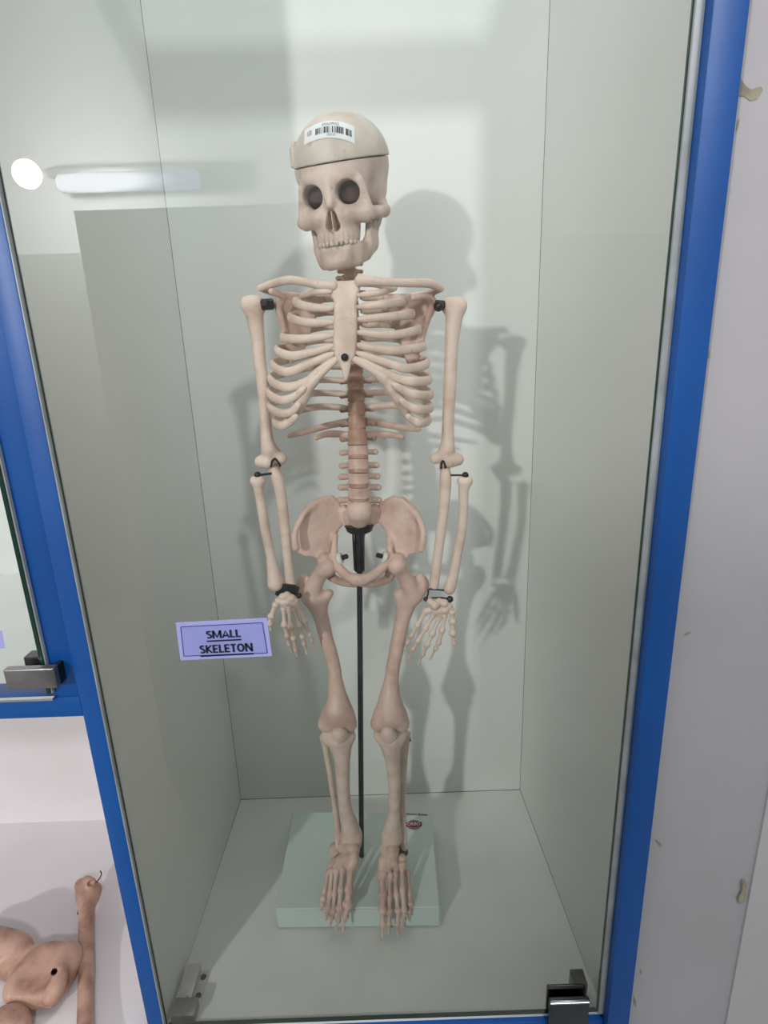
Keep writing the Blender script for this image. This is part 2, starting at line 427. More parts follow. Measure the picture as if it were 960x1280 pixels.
for sx in (-1, 1):
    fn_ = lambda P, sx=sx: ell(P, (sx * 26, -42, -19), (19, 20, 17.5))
    link_mesh('eye_socket_shade', skull_mesh(fn_, (sx * 26 - 20, -63, -38), (sx * 26 + 20, -21, 0)), SOCKET_SHADE, skull)  # dark blob in the orbit, stands in for its deep shade
lug = MB()   # small hook on the side of the cap
for a, b, r in (((-72, -8, 33), (-70, -8, 60), 4.2), ((-70, -8, 60), (-66, -8, 68), 3.2)):
    A, B = sk_world([a, b]); lug.cyl(A, B, r * SK_S * 1.6, bev=0.0006)
lug.build('cap_latch', CAPM, skull, flat_angle=40)

# barcode sticker wrapped on the forehead
bm_ = bmesh.new(); bm_.from_mesh(cap_me); bvh = BVHTree.FromBMesh(bm_); bm_.free()
def on_cap(px, py, lift):
    o = Vector(CAM); d = (Vector(W(px, py, 0.6)) - o).normalized(); h = bvh.ray_cast(o, d)
    p = h[0] if h[0] is not None else Vector(W(px, py, 0.56)); return p - d * lift
def stick_uv(u, v):      # u 0..1 left-right, v 0..1 bottom-top -> photo pixel of the sticker
    x = 380 + u * 63.5 + v * 1.5 * (0.5 - u); top = 160.5 - 9.5 * (1 - (2 * (u - 0.56)) ** 2); bot = 180.5 - 9.0 * (1 - (2 * (u - 0.52)) ** 2) + 0.5
    return x, bot + (top - bot) * v
def patch(mb, u0, u1, v0, v1, lift, mi, nu=2, nv=2, sl=0.0):
    vs = []; fs = []
    for j in range(nv + 1):
        for i in range(nu + 1):
            v = v0 + (v1 - v0) * j / nv; u = u0 + (u1 - u0) * i / nu + sl * (v - v0); vs.append(on_cap(*stick_uv(u, v), lift)[:])
    for j in range(nv):
        for i in range(nu): a = j * (nu + 1) + i; fs.append((a, a + 1, a + nu + 2, a + nu + 1))
    mb.add(vs, fs, mi)
st = MB(); patch(st, 0, 1, 0, 1, 0.0005, 0, 24, 8)
x = 0.225
bars = [3, 1, 3, 2, 2, 2, 1, 3, 1, 1, 4, 2, 3, 1, 1, 2, 1, 4, 3, 3, 2, 1, 1, 1, 4, 1, 3, 1, 3, 1, 2, 5, 5, 1, 2, 2, 3, 1]
tot = float(sum(bars)); x = 0.22
for i, w in enumerate(bars):
    ww = w / tot * 0.73
    if i % 2 == 0: patch(st, x, x + ww, 0.32, 0.70, 0.0008, 1)
    x += ww
def text_mesh(body, size=1.0, bold=0.0, align='CENTER'):
    cu = bpy.data.curves.new('t', 'FONT'); cu.body = body; cu.size = size; cu.align_x = align; cu.align_y = 'CENTER'; cu.offset = bold; cu.resolution_u = 3
    ob = bpy.data.objects.new('t', cu); C.objects.link(ob); bpy.context.view_layer.update()
    me = bpy.data.meshes.new_from_object(ob.evaluated_get(bpy.context.evaluated_depsgraph_get())); bpy.data.objects.remove(ob)
    vs = [v.co[:] for v in me.vertices]; fs = [tuple(p.vertices) for p in me.polygons]; bpy.data.meshes.remove(me); return vs, fs
def stick_text(body, u0, v0, h, mi, asp=0.30):
    vs, fs = text_mesh(body); out = []
    for (x_, y_, z_) in vs: out.append(on_cap(*stick_uv(u0 + x_ * h * asp, v0 + y_ * h), 0.0008)[:])
    st.add(out, fs, mi)
stick_text('SMAS/PN02', 0.52, 0.83, 0.24, 3); stick_text('102153', 0.53, 0.2, 0.21, 2, 0.29)
stick_text('@', 0.1, 0.62, 0.36, 2, 0.3)
sticker = st.build('barcode_sticker', [PAPER, PRINT, PRINTG, mat('sticker_print_mid', srgb(80, 82, 88), 0.6)], skull, smooth=False)
sticker['label'] = 'white barcode sticker curved across the forehead'

# ---- spine
SP = [(437, 338, .585), (438, 352, .600), (440, 400, .622), (443.5, 460, .628), (446, 520, .622), (447.5, 560, .612), (448.5, 600, .603), (449, 640, .603)]
SPC = catmull(np.array([W(*p) for p in SP]), 24)
def spine_at(py):   # world point whose photo row is py
    ys = []
    for p in SPC:
        c = ROT.T @ (p - CAM); ys.append(CY - F * c[1] / -c[2])
    ys = np.array(ys); return np.array([np.interp(py, ys, SPC[:, i]) for i in range(3)])
def vertebra_fn(r, hh, tw, tr, sp):
    def fn(P):
        rad = np.sqrt(P[:, 0] ** 2 + (P[:, 1] * 1.15) ** 2); z = np.clip(np.abs(P[:, 2]) / hh, 0, 1)
        d = np.maximum(rad - (r * (0.90 + 0.10 * z ** 2)), np.abs(P[:, 2]) - hh) 
        d = smax(rad - r * (0.88 + 0.12 * z ** 3), np.abs(P[:, 2]) - hh, 0.0015)
        X = P.copy(); X[:, 0] = np.abs(X[:, 0])
        d = smin(d, cone(X, (r * .5, r * .8, hh * .3), (r * .7, r * 1.5, hh * .2), tr * 1.2, tr), 0.002)
        d = smin(d, cone(X, (r * .6, r * 1.3, hh * .2), (tw, r * 1.35, hh * .1), tr * .75, tr), 0.003)
        d = smin(d, cone(P, (0, r * 1.5, 0), (0, r * 1.5 + sp, -hh * .9), tr * 1.1, tr), 0.003)
        d = smin(d, cone(X, (r * .6, r * 1.4, -hh), (r * .6, r * 1.4, hh), tr * .7, tr * .7), 0.002)
        return d
    return fn
def vert_mesh(r, hh, tw, tr, sp, h=0.0009):
    fn = vertebra_fn(r, hh, tw, tr, sp); return sdf_mesh(fn, (-tw - tr, -r, -hh * 1.3 - tr), (tw + tr, r * 1.6 + sp + tr, hh * 1.3 + tr), h)
kinds = {'c': vert_mesh(.0062, .0040, .0105, .0020, .006), 't': vert_mesh(.0092, .0060, .0150, .0030, .010), 'l': vert_mesh(.0128, .0060, .0205, .0038, .009)}
used_v = {}
def vert(py, kind, sc=1.0):
    c = spine_at(py); up = spine_at(py - 8) - spine_at(py + 8); up /= np.linalg.norm(up)
    o = bpy.data.objects.new('vertebra', kinds[kind]); C.objects.link(o)
    if kind not in used_v: kinds[kind].materials.append(BROWN if kind == 't' else PINK); used_v[kind] = 1
    o.parent = skel
    q = Vector((0, 0, 1)).rotation_difference(Vector(up)).to_matrix().to_4x4()
    o.matrix_local = Matrix.Translation(Vector(c) - skel.location) @ q @ Matrix.Scale(sc, 4)
for py in (341, 349): vert(py, 'c')
for i in range(12): vert(546 - (11 - i) * 17.2, 't', 0.80 + 0.028 * i)
for i in range(5): vert(564 + i * 17.0, 'l', 0.86 + 0.035 * i)
disc = MB()
for k, py in enumerate([546 + 8.8 + i * 17 for i in range(5)] + [546 - 8.6 - i * 17.2 for i in range(11)]):
    c = spine_at(py); up = spine_at(py - 6) - spine_at(py + 6); up /= np.linalg.norm(up); r = .0104 if k < 5 else .0080 - .00015 * (k - 5)
    disc.cyl(c - up * .0022, c + up * .0022, r, bev=.0008)
disc.build('intervertebral_discs', BROWN, skel, flat_angle=50)

# ---- ribs
def rib(n, side, L, fr, fy=0.549):
    """L: lateral extreme (detail px), fr: front points from lateral to sternum"""
    py = 545 - (12 - n) * 17.3; v = spine_at(py); ex = q2(*L); 
    lat = W(ex[0], ex[1], 0.592); Vp = v + np.array([side * .009, .008, 0])
    half = lat[0] - v[0]
    pa = np.array([v[0] + half * 0.55, min(v[1] + 0.022, .652), Vp[2] * .68 + lat[2] * .32 + .002])
    pb = np.array([v[0] + half * 0.90, 0.628, Vp[2] * .35 + lat[2] * .65])
    pts = [Vp, pa, pb, lat]
    if fr:
        m = len(fr); pts[3] = W(ex[0], ex[1], .590)
        for i, p in enumerate(fr):
            t = (i + 1) / m; q = q2(*p[:2]); pts.append(W(q[0], q[1], p[2] if len(p) > 2 else 0.570 + (fy - 0.570) * t ** 0.55))
    A = catmull(np.array(pts), 8); N = len(A)
    rad = []
    for i in range(N):
        t = i / (N - 1); a = .0034 + .0010 * math.sin(math.pi * min(1, max(0, t - .1) * 1.25)); b = .0028
        if n in (1,): a, b = .0028, .0026
        if not fr: a = .0036 * (1 - .5 * t ** 4) + .0003; b = .0019
        e = min(1, (1 - t) * N / 2.5, t * N / 2.5 + .3)
        if e < 1: e = math.sqrt(max(e, .15))
        rad.append((a * e, b * e))
    mb = MB(); mb.sweep(A, rad, 14); mb.build('rib', RIBM if fr else PINK, skel)
RR = {1: ((650, 96), [(600, 112), (500, 126)]), 2: ((692, 148), [(610, 160), (498, 172)]), 3: ((720, 200), [(620, 212), (495, 222)]),
      4: ((746, 262), [(640, 284), (492, 272)]), 5: ((766, 330), [(660, 345), (580, 338), (492, 322)]),
      6: ((781, 398), [(700, 418), (620, 394), (490, 352)]), 7: ((791, 462), [(735, 470), (672, 460), (600, 428), (486, 372)]),
      8: ((797, 522), [(745, 524), (690, 508), (640, 478)]), 9: ((797, 574), [(752, 582), (705, 566), (668, 540)]),
      10: ((788, 622), [(756, 636), (722, 624), (696, 604)])}
RL = {1: (((282), 128), [(330, 112), (400, 110)]), 2: ((252, 152), [(310, 172), (405, 178)]), 3: ((232, 214), [(300, 234), (408, 234)]),
      4: ((202, 294), [(280, 300), (408, 284)]), 5: ((178, 345), [(240, 368), (320, 352), (410, 325)]),
      6: ((163, 402), [(220, 432), (310, 398), (412, 355)]), 7: ((152, 458), [(210, 492), (290, 474), (345, 430), (416, 375)]),
      8: ((147, 514), [(195, 545), (250, 530), (296, 490)]), 9: ((150, 566), [(190, 596), (240, 590), (272, 556)]),
      10: ((172, 628), [(196, 646), (232, 632), (262, 604)])}
for n in range(1, 11):
    rib(n, 1, *RR[n]); rib(n, -1, *RL[n])
def float_rib(n, side, pts):
    py = 545 - (12 - n) * 17.3; v = spine_at(py) + np.array([side * .009, .006, 0])
    P = [v] + [W(*q2(p[0], p[1]), p[2]) for p in pts]; A = catmull(np.array(P), 8); N = len(A)
    rad = [((.0038 - .0016 * (i / N) ** 3), (.0021 - .0008 * (i / N) ** 3)) for i in range(N)]
    rad[-1] = (.0006, .0005); MB().sweep(A, rad, 12).build('rib', PINK, skel)
float_rib(11, 1, [(600, 640, .640), (690, 655, .632), (758, 662, .618)]); float_rib(11, -1, [(390, 645, .640), (290, 672, .632), (215, 690, .610)])
float_rib(12, 1, [(590, 682, .632), (640, 684, .628), (692, 696, .622)]); float_rib(12, -1, [(420, 680, .632), (370, 682, .628), (328, 700, .622)])

# costal margin cartilage, both sides
def flatchain(pts): return pc([(q2(p[0], p[1])[0], q2(p[0], p[1])[1], p[2], p[3]) for p in pts])
for side, pts in ((1, [(486, 378, .549, 3.0), (540, 412, .550, 3.2), (600, 452, .553, 4.0), (640, 500, .556, 4.6), (672, 555, .560, 4.2), (706, 608, .565, 3.4), (742, 634, .572, 2.6)]),
                  (-1, [(418, 380, .549, 3.0), (372, 424, .550, 3.2), (322, 474, .553, 4.0), (288, 530, .556, 4.6), (266, 575, .560, 4.2), (236, 616, .565, 3.4), (206, 636, .571, 2.6)])):
    br = [flatchain(pts)]
    for n, d_ in (RR if side == 1 else RL).items():
        if n in (7, 8, 9):
            f_ = d_[1][-3:-1] if n == 7 else d_[1][-2:]
            tgt = {7: 2, 8: 3, 9: 4}[n]
            br.append(flatchain([(f_[0][0], f_[0][1], .561, 2.6), (f_[-1][0], f_[-1][1], .557, 3.2), (pts[tgt][0], pts[tgt][1], pts[tgt][2], 3.2)]))
    fn, lo, hi = chain_fn(br, 0.005)
    link_mesh('costal_cartilage', sdf_mesh(fn, lo, hi, 0.0009), RIBM, skel)

# ---- sternum
sv = [(398, 74), (436, 66), (470, 62), (500, 58), (507, 84), (503, 120), (494, 160), (497, 220), (494, 320), (488, 368), (474, 392), (468, 440), (460, 468), (448, 466), (441, 430), (430, 396), (414, 372), (408, 320), (411, 220), (410, 150), (392, 118), (386, 92)]
sv = [(452 + (p[0] - 452) * 1.10, p[1]) for p in sv]; sv = [W(*q2(*p), .546) for p in sv]; sv = [(p[0], p[2]) for p in sv]
zt = max(p[1] for p in sv)
lo = (min(p[0] for p in sv), .535, min(p[1] for p in sv)); hi = (max(p[0] for p in sv), .565, zt)
def st_fn(P):
    x0 = sum(p[0] for p in sv) / len(sv)
    return plate(P, sv, lambda x, z: .5475 + 12 * (x - x0) ** 2 + np.clip((z - (zt - .03)) * .25, 0, 1), .0034, .0028)
sternum = link_mesh('sternum', sdf_mesh(st_fn, lo, hi, 0.0009), RIBM, skel)
scw = MB(); c = W(431, 446.6, .5435); scw.cyl(c, c - np.array([0, .0022, 0]), .0033, bev=.0008); scw.sphere(c - np.array([0, .002, 0]), .0022, sub=2)
scw.build('sternum_screw', STEEL, skel, flat_angle=40)

# ---- clavicles, scapulae
bone('clavicle', [[(*q2(404, 88), .552, 3.8), (*q2(350, 84), .551, 3.1), (*q2(290, 72), .556, 2.9), (*q2(230, 64), .568, 3.1), (*q2(165, 78), .585, 3.0), (*q2(112, 98), .596, 2.4)]], BONE, skel, k=.003)
bone('clavicle', [[(*q2(514, 66), .552, 4.6), (*q2(560, 68), .552, 3.4), (*q2(640, 74), .557, 3.0), (*q2(720, 76), .568, 3.2), (*q2(790, 78), .582, 3.4), (*q2(832, 98), .592, 2.6)]], BONE, skel, k=.003)
def scapula(side, outline, chains):
    V = [W(*q2(*p), .622) for p in outline]; V = [(p[0], p[2]) for p in V]
    xl = V[0][0]
    ch = [pc([(*q2(p[0], p[1]), p[2], p[3]) for p in c_]) for c_ in chains]
    fn0, lo0, hi0 = chain_fn(ch, .004)
    def fn(P):
        a = plate(P, V, lambda x, z: .612 + .30 * np.clip((xl - x) * side, -.01, .05), .0016, .0012)
        return smin(a, fn0(P), .005)
    A = np.array(V); lo_ = np.minimum(lo0, (A[:, 0].min() - .002, .600, A[:, 1].min() - .002)); hi_ = np.maximum(hi0, (A[:, 0].max() + .002, .636, A[:, 1].max() + .002))
    link_mesh('scapula', sdf_mesh(fn, lo_, hi_, .001), PINK, skel)
scapula(1, [(798, 150), (790, 200), (772, 262), (756, 330), (735, 420), (700, 400), (640, 230), (600, 120), (690, 118), (760, 120)],
        [[(798, 150, .604, 4.2), (796, 185, .606, 4.0), (776, 240, .612, 2.4), (758, 320, .620, 2.2)], [(690, 140, .628, 2.6), (760, 125, .612, 3.0), (800, 112, .604, 3.4), (836, 98, .600, 3.2)],
         [(796, 150, .602, 3.6), (770, 128, .590, 3.2), (724, 136, .580, 2.6)]])
scapula(-1, [(186, 160), (196, 220), (212, 290), (236, 400), (280, 380), (330, 230), (370, 130), (300, 118), (240, 120)],
        [[(186, 165, .604, 4.0), (192, 200, .606, 3.6), (210, 260, .612, 2.4), (228, 330, .620, 2.2)], [(290, 140, .628, 2.6), (220, 125, .612, 3.0), (160, 112, .604, 3.2), (118, 100, .600, 2.8)],
         [(190, 160, .602, 3.6), (205, 130, .592, 3.4), (158, 110, .582, 3.0)]])
def bolt(name, a, b, r, head, parent=skel, m=STEEL):
    mb = MB(); mb.cyl(a, b, r, bev=r * .15); mb.sphere(b, head, sub=3); return mb.build(name, m, parent, flat_angle=40)
mb = MB(); a = W(326, 381, .597); b = W(342, 380, .600); mb.cyl(a, b, .0052, bev=.0008); hd = W(329, 378, .590); mb.cyl(hd, hd + np.array([0, .006, 0]), .0030, bev=.0006)
mb.build('shoulder_bolt', STEEL, skel, flat_angle=40)
mb = MB(); a = W(556, 382, .600); b = W(544, 381, .598); mb.cyl(a, b, .0046, bev=.0008); mb.sphere(W(548, 383, .592), .0048); mb.build('shoulder_bolt', STEEL, skel, flat_angle=40)

# ---- arms
bone('humerus', [[(*q2(78, 168), .600, 7.6), (*q2(92, 220), .600, 7.2), (*q2(103, 300), .600, 5.6), (*q2(113, 400), .600, 5.0), (*q2(126, 500), .600, 5.2), (*q2(134, 620), .600, 4.8), (*q2(140, 700), .598, 5.6), (*q2(150, 745), .596, 7.6)],
                 [(*q2(64, 160), .598, 5.6), (*q2(100, 165), .602, 7.8)], [(*q2(114, 790), .594, 5.0), (*q2(140, 795), .594, 5.6)], [(*q2(160, 755), .600, 5), (*q2(196, 778), .596, 5.2)]], BONE, skel, k=.005)
bone('humerus', [[(*q2(898, 172), .600, 7.4), (*q2(888, 220), .600, 7.2), (*q2(880, 300), .600, 5.8), (*q2(875, 400), .600, 5.4), (*q2(871, 500), .600, 5.4), (*q2(865, 620), .600, 5.0), (*q2(863, 700), .598, 5.6), (*q2(860, 745), .596, 7.2)],
                 [(*q2(868, 168), .602, 6.8), (*q2(908, 166), .598, 6.2)], [(*q2(814, 778), .598, 4.8), (*q2(840, 770), .596, 5.2)], [(*q2(870, 790), .594, 5.6), (*q2(902, 782), .594, 5.4)]], BONE, skel, k=.005)
bone('ulna', [[(*q3(160, 88), .594, 4.6), (*q3(172, 120), .592, 5.4), (*q3(186, 190), .590, 4.8), (*q3(198, 300), .588, 4.5), (*q3(208, 400), .586, 4.0), (*q3(218, 500), .584, 4.3), (*q3(220, 515), .584, 4.2)],
              [(*q3(150, 92), .600, 3.2), (*q3(158, 76), .606, 4.6), (*q3(170, 66), .604, 3.0)]], BONE, skel)
bone('ulna', [[(*q3(800, 88), .594, 4.4), (*q3(800, 120), .592, 5.4), (*q3(797, 190), .590, 4.9), (*q3(785, 300), .588, 4.5), (*q3(772, 400), .586, 4.2), (*q3(760, 490), .584, 4.4), (*q3(757, 518), .584, 4.2)],
              [(*q3(806, 92), .600, 3.2), (*q3(796, 76), .606, 4.6), (*q3(790, 66), .604, 3.0)]], BONE, skel)
bone('radius', [[(*q3(96, 128), .588, 5.2), (*q3(100, 160), .588, 3.8), (*q3(112, 230), .587, 4.0), (*q3(128, 320), .586, 4.2), (*q3(145, 400), .585, 4.2), (*q3(155, 460), .584, 5.8), (*q3(164, 506), .582, 8.0)],
                [(*q3(84, 122), .588, 3.4), (*q3(108, 122), .588, 3.6)]], BONE, skel)
bone('radius', [[(*q3(873, 132), .588, 5.2), (*q3(868, 165), .588, 4.6), (*q3(868, 230), .587, 3.9), (*q3(860, 320), .586, 4.2), (*q3(844, 400), .585, 4.2), (*q3(832, 470), .584, 4.6), (*q3(815, 528), .582, 5.6)],
                [(*q3(860, 122), .588, 3.4), (*q3(886, 122), .588, 3.6)]], BONE, skel)
bolt('elbow_pin', W(*q3(152, 95), .590), W(*q3(96, 102), .588), .0013, .0036)
bolt('elbow_pin', W(*q3(820, 102), .590), W(*q3(875, 102), .588), .0010, .0034)
for pts in ([(146, 72), (150, 52), (160, 40), (172, 52), (182, 70)], [(784, 78), (786, 56), (792, 48), (798, 58), (800, 76)]):
    MB().tube([W(*q3(*p), .590) for p in pts], .0011).build('elbow_spring', DARKHOLE, skel)

# wrist brackets
def strip(name, pts, m=STEEL, w=.0012, screws=()):
    mb = MB()
    for L_ in pts: mb.tube([W(*p) for p in L_], w, 8)
    for s_ in screws: mb.sphere(W(*s_[:3]), s_[3])
    return mb.build(name, m, skel)
mb = MB(); P_ = [W(*qL(x, y), .579 + z) for x, y, z in ((212, 270, .006), (240, 235, .001), (300, 215, -.001), (380, 222, -.001), (450, 235, .001), (505, 265, .006))]
P_ = catmull(np.array(P_), 6); mb.sweep(P_, [(.0052, .0006)] * len(P_), 10); mb.sphere(W(*qL(520, 315), .578), .0030); mb.sphere(W(*qL(228, 290), .580), .0022)
mb.build('wrist_bracket', STEEL, skel)
strip('wrist_bracket', [[(*qR(352, 300), .578), (*qR(372, 240), .578), (*qR(388, 178), .580), (*qR(480, 180), .580), (*qR(585, 190), .580)], [(*qR(345, 315), .577), (*qR(440, 292), .575), (*qR(560, 290), .575), (*qR(665, 308), .577)]], w=.0010,
      screws=((*qR(344, 308), .575, .0026), (*qR(666, 308), .576, .0036)))

# ---- hands
def digits(name, parent, fr, L, Ys, rads, m, nj=None, h=.00055):
    """joint pixels of one ray of a hand or foot; phalanges pinched between swollen joints"""
    A = [W(*fr(*p), y) for p, y in zip(L, Ys)]; segs = []
    for i, (a, b) in enumerate(zip(A[:-1], A[1:])):
        r0, r1 = rads[i], rads[i + 1]; d_ = b - a
        a2 = a + d_ * .06; b2 = b - d_ * .04; mid = (a2 + b2) / 2; rm = min(r0, r1) * .66
        segs += [(a2, a2 + d_ * .25, r0, rm), (a2 + d_ * .25, b2 - d_ * .22, rm, rm), (b2 - d_ * .22, b2, rm, r1 * .95)]
    def fn(P):
        d = None
        for a, b, ra, rb in segs: q = cone(P, a, b, ra / 770, rb / 770); d = q if d is None else smin(d, q, .0006)
        return d
    pts = np.array([p for s_ in segs for p in s_[:2]]); r = max(rads) / 800 + .001
    return link_mesh(name, sdf_mesh(fn, pts.min(0) - r, pts.max(0) + r, h), m, parent)
def knobs(name, parent, fr, L, m, k=.0016, h=.0006):
    if name == 'hand': L = [(p[0], p[1], p[2], p[3] * 1.18) for p in L]
    ch = [[tuple(W(*fr(p[0], p[1]), p[2])) + (p[3] / 1000,)] for p in L]; fn, lo_, hi_ = chain_fn(ch, k)
    return link_mesh(name, sdf_mesh(fn, lo_, hi_, h), m, parent)
YH = .574
hl = knobs('hand', skel, qL, [(300, 330, YH, 3.4), (360, 310, YH, 3.6), (420, 350, YH - .001, 3.8), (470, 385, YH, 3.2), (250, 385, YH, 3.4), (310, 400, YH - .001, 3.6), (370, 400, YH - .002, 3.6), (430, 420, YH - .001, 3.4), (210, 430, YH, 2.9), (470, 440, YH, 3.2), (330, 440, YH, 3.2), (395, 455, YH, 3.2)], BONE)
digits('finger', hl, qL, [(212, 430), (150, 590), (128, 690), (140, 775)], [YH, YH - .001, YH - .002, YH - .002], [3.0, 3.2, 3.0, 1.2], BONE)
digits('finger', hl, qL, [(310, 480), (325, 705), (362, 850), (385, 960), (420, 1065)], [YH, YH - .003, YH - .004, YH - .002, YH + .002], [2.4, 3.0, 2.6, 2.1, 1.4], BONE)
digits('finger', hl, qL, [(388, 490), (412, 725), (445, 880), (475, 1040), (498, 1110)], [YH, YH - .004, YH - .005, YH - .003, YH + .002], [2.4, 3.1, 2.6, 2.1, 1.4], BONE)
digits('finger', hl, qL, [(440, 480), (520, 710), (565, 860), (590, 950), (622, 1085)], [YH, YH - .003, YH - .004, YH - .002, YH + .002], [2.4, 3.0, 2.5, 2.1, 1.4], BONE)
digits('finger', hl, qL, [(480, 450), (590, 650), (660, 830), (690, 905), (718, 1000)], [YH, YH - .002, YH - .003, YH - .001, YH + .002], [2.4, 2.6, 2.4, 1.9, 1.3], BONE)
hr = knobs('hand', skel, qR, [(400, 340, YH, 3.4), (465, 390, YH - .003, 4.2), (520, 340, YH, 3.6), (590, 360, YH - .001, 3.8), (650, 400, YH, 3.4), (680, 455, YH, 3.0), (420, 440, YH, 3.6), (360, 460, YH, 3.4), (480, 470, YH - .001, 3.6), (540, 450, YH, 4.0), (600, 450, YH - .001, 3.8), (450, 500, YH, 3.0), (520, 520, YH, 3.0), (590, 525, YH, 3.0), (330, 480, YH, 2.6)], BONE)
digits('finger', hr, qR, [(690, 480), (698, 600), (705, 760), (722, 900)], [YH, YH - .001, YH - .002, YH - .002], [3.4, 3.4, 3.6, 2.2], BONE)
digits('finger', hr, qR, [(600, 540), (560, 720), (515, 890), (480, 960), (405, 1110)], [YH, YH - .003, YH - .004, YH - .002, YH + .002], [2.4, 2.8, 2.5, 2.1, 1.2], BONE)
digits('finger', hr, qR, [(530, 550), (430, 770), (360, 920), (310, 1040), (245, 1185)], [YH, YH - .004, YH - .005, YH - .003, YH + .002], [2.4, 3.0, 2.6, 2.1, 1.1], BONE)
digits('finger', hr, qR, [(440, 530), (345, 690), (240, 860), (175, 970), (112, 1095)], [YH, YH - .003, YH - .004, YH - .002, YH + .002], [2.4, 2.9, 2.5, 2.1, 1.3], BONE)
digits('finger', hr, qR, [(330, 490), (235, 650), (150, 800), (105, 890), (68, 970)], [YH, YH - .002, YH - .003, YH - .001, YH + .002], [2.4, 2.7, 2.4, 1.9, 1.3], BONE)

# ---- pelvis
def hip(side, outline, chains):
    V = [W(*q3(*p), .600) for p in outline]; V = [(p[0], p[2]) for p in V]
    ch = [pc([(*q3(p[0], p[1]), p[2], p[3]) for p in c_]) for c_ in chains]; fn0, lo0, hi0 = chain_fn(ch, .004)
    xm = W(475, 260, .6)[0]; xm = W(448, 650, .6)[0]; zc = W(448, 660, .6)[2]
    def yf(x, z):
        u = (x - xm) * side
        return .622 - .62 * np.clip(u - .012, 0, .1) + 7.0 * np.clip(u - .03, 0, .1) ** 2 + .10 * (z - zc) 
    def fn(P):
        a = plate(P, V, yf, .0030, .0026); return smin(a, fn0(P), .006)
    A = np.array(V); lo_ = np.minimum(lo0, (A[:, 0].min() - .003, .560, A[:, 1].min() - .003)); hi_ = np.maximum(hi0, (A[:, 0].max() + .003, .636, A[:, 1].max() + .003))
    return link_mesh('hip_bone', sdf_mesh(fn, lo_, hi_, .0009), PINK, skel)
oR = [(548, 232), (572, 208), (605, 188), (640, 192), (672, 218), (700, 262), (718, 310), (722, 350), (716, 382), (700, 388), (668, 395), (648, 420), (618, 440), (585, 440), (588, 400), (590, 360), (578, 325), (558, 304), (534, 290)]
oL = [(406, 238), (396, 212), (372, 192), (342, 192), (308, 206), (272, 242), (242, 290), (230, 325), (230, 360), (244, 382), (272, 400), (300, 404), (320, 412), (336, 440), (372, 442), (386, 420), (384, 385), (386, 350), (398, 322), (424, 300), (432, 270)]
hip(1, oR, [[(640, 192, .618, 3.0), (672, 220, .606, 3.0), (702, 268, .592, 3.0), (718, 325, .582, 3.4), (710, 378, .580, 3.8)],
            [(588, 330, .606, 2.8), (592, 372, .598, 3.4), (580, 425, .590, 5.0), (548, 462, .582, 5.2), (512, 486, .574, 5.0), (482, 494, .571, 6.0)],
            [(620, 425, .592, 8.5), (604, 440, .594, 8.0)], [(600, 455, .606, 7), (585, 488, .606, 5), (545, 506, .592, 4.2), (500, 508, .578, 4.2), (484, 500, .573, 5)]])
hip(-1, oL, [[(345, 194, .618, 2.8), (308, 208, .608, 2.8), (268, 250, .594, 3.0), (236, 318, .583, 3.2), (240, 374, .580, 3.8)],
             [(388, 330, .606, 2.8), (384, 372, .598, 3.4), (386, 425, .590, 5.0), (410, 460, .582, 5.2), (440, 484, .574, 5.0), (468, 492, .571, 6.0)],
             [(350, 425, .592, 8.5), (362, 440, .594, 8.0)], [(360, 455, .606, 7), (375, 484, .606, 5), (410, 502, .592, 4.2), (452, 508, .578, 4.2), (466, 500, .573, 5)]])
sv2 = [(392, 236), (416, 218), (450, 226), (500, 226), (538, 216), (566, 232), (556, 276), (534, 296), (508, 312), (478, 318), (448, 312), (420, 298), (400, 276)]
V2 = [W(*q3(*p), .612) for p in sv2]; V2 = [(p[0], p[2]) for p in V2]
def sac(P):
    a = plate(P, V2, lambda x, z: .618 - 0 * x, .0070, .0055)
    a = smin(a, cone(P, W(*q3(478, 236), .600), W(*q3(478, 262), .606), .0135, .0115), .006)
    for x in (450, 506):
        a = smax(a, -sph(P, W(*q3(x, 290), .606), .0022), .001)
    a = smin(a, cone(P, W(*q3(478, 300), .628), W(*q3(480, 345), .646), .009, .004), .006); return a
A = np.array(V2); link_mesh('sacrum', sdf_mesh(sac, (A[:, 0].min() - .003, .58, A[:, 1].min() - .03), (A[:, 0].max() + .003, .66, A[:, 1].max() + .01), .001), PINK, skel)
for sx, x0, x1, y0 in ((-1, 402, 434, 415), (1, 574, 542, 410)):
    a = W(*q3(x0, y0), .588); b = W(*q3(x1, y0 - 10), .586); d_ = (b - a) / np.linalg.norm(b - a)
    MB().cyl(a - d_ * .001, a + d_ * .0035, .0062, bev=.001).build('hip_nut', NUT, skel, flat_angle=40)
    mb = MB(); mb.cyl(a, b, .0022, bev=.0004)
    for i in range(5): mb.cyl(a + (b - a) * (.35 + .13 * i), a + (b - a) * (.35 + .13 * i) + d_ * .0006, .0026)
    mb.build('hip_screw', STEEL, skel, flat_angle=40)

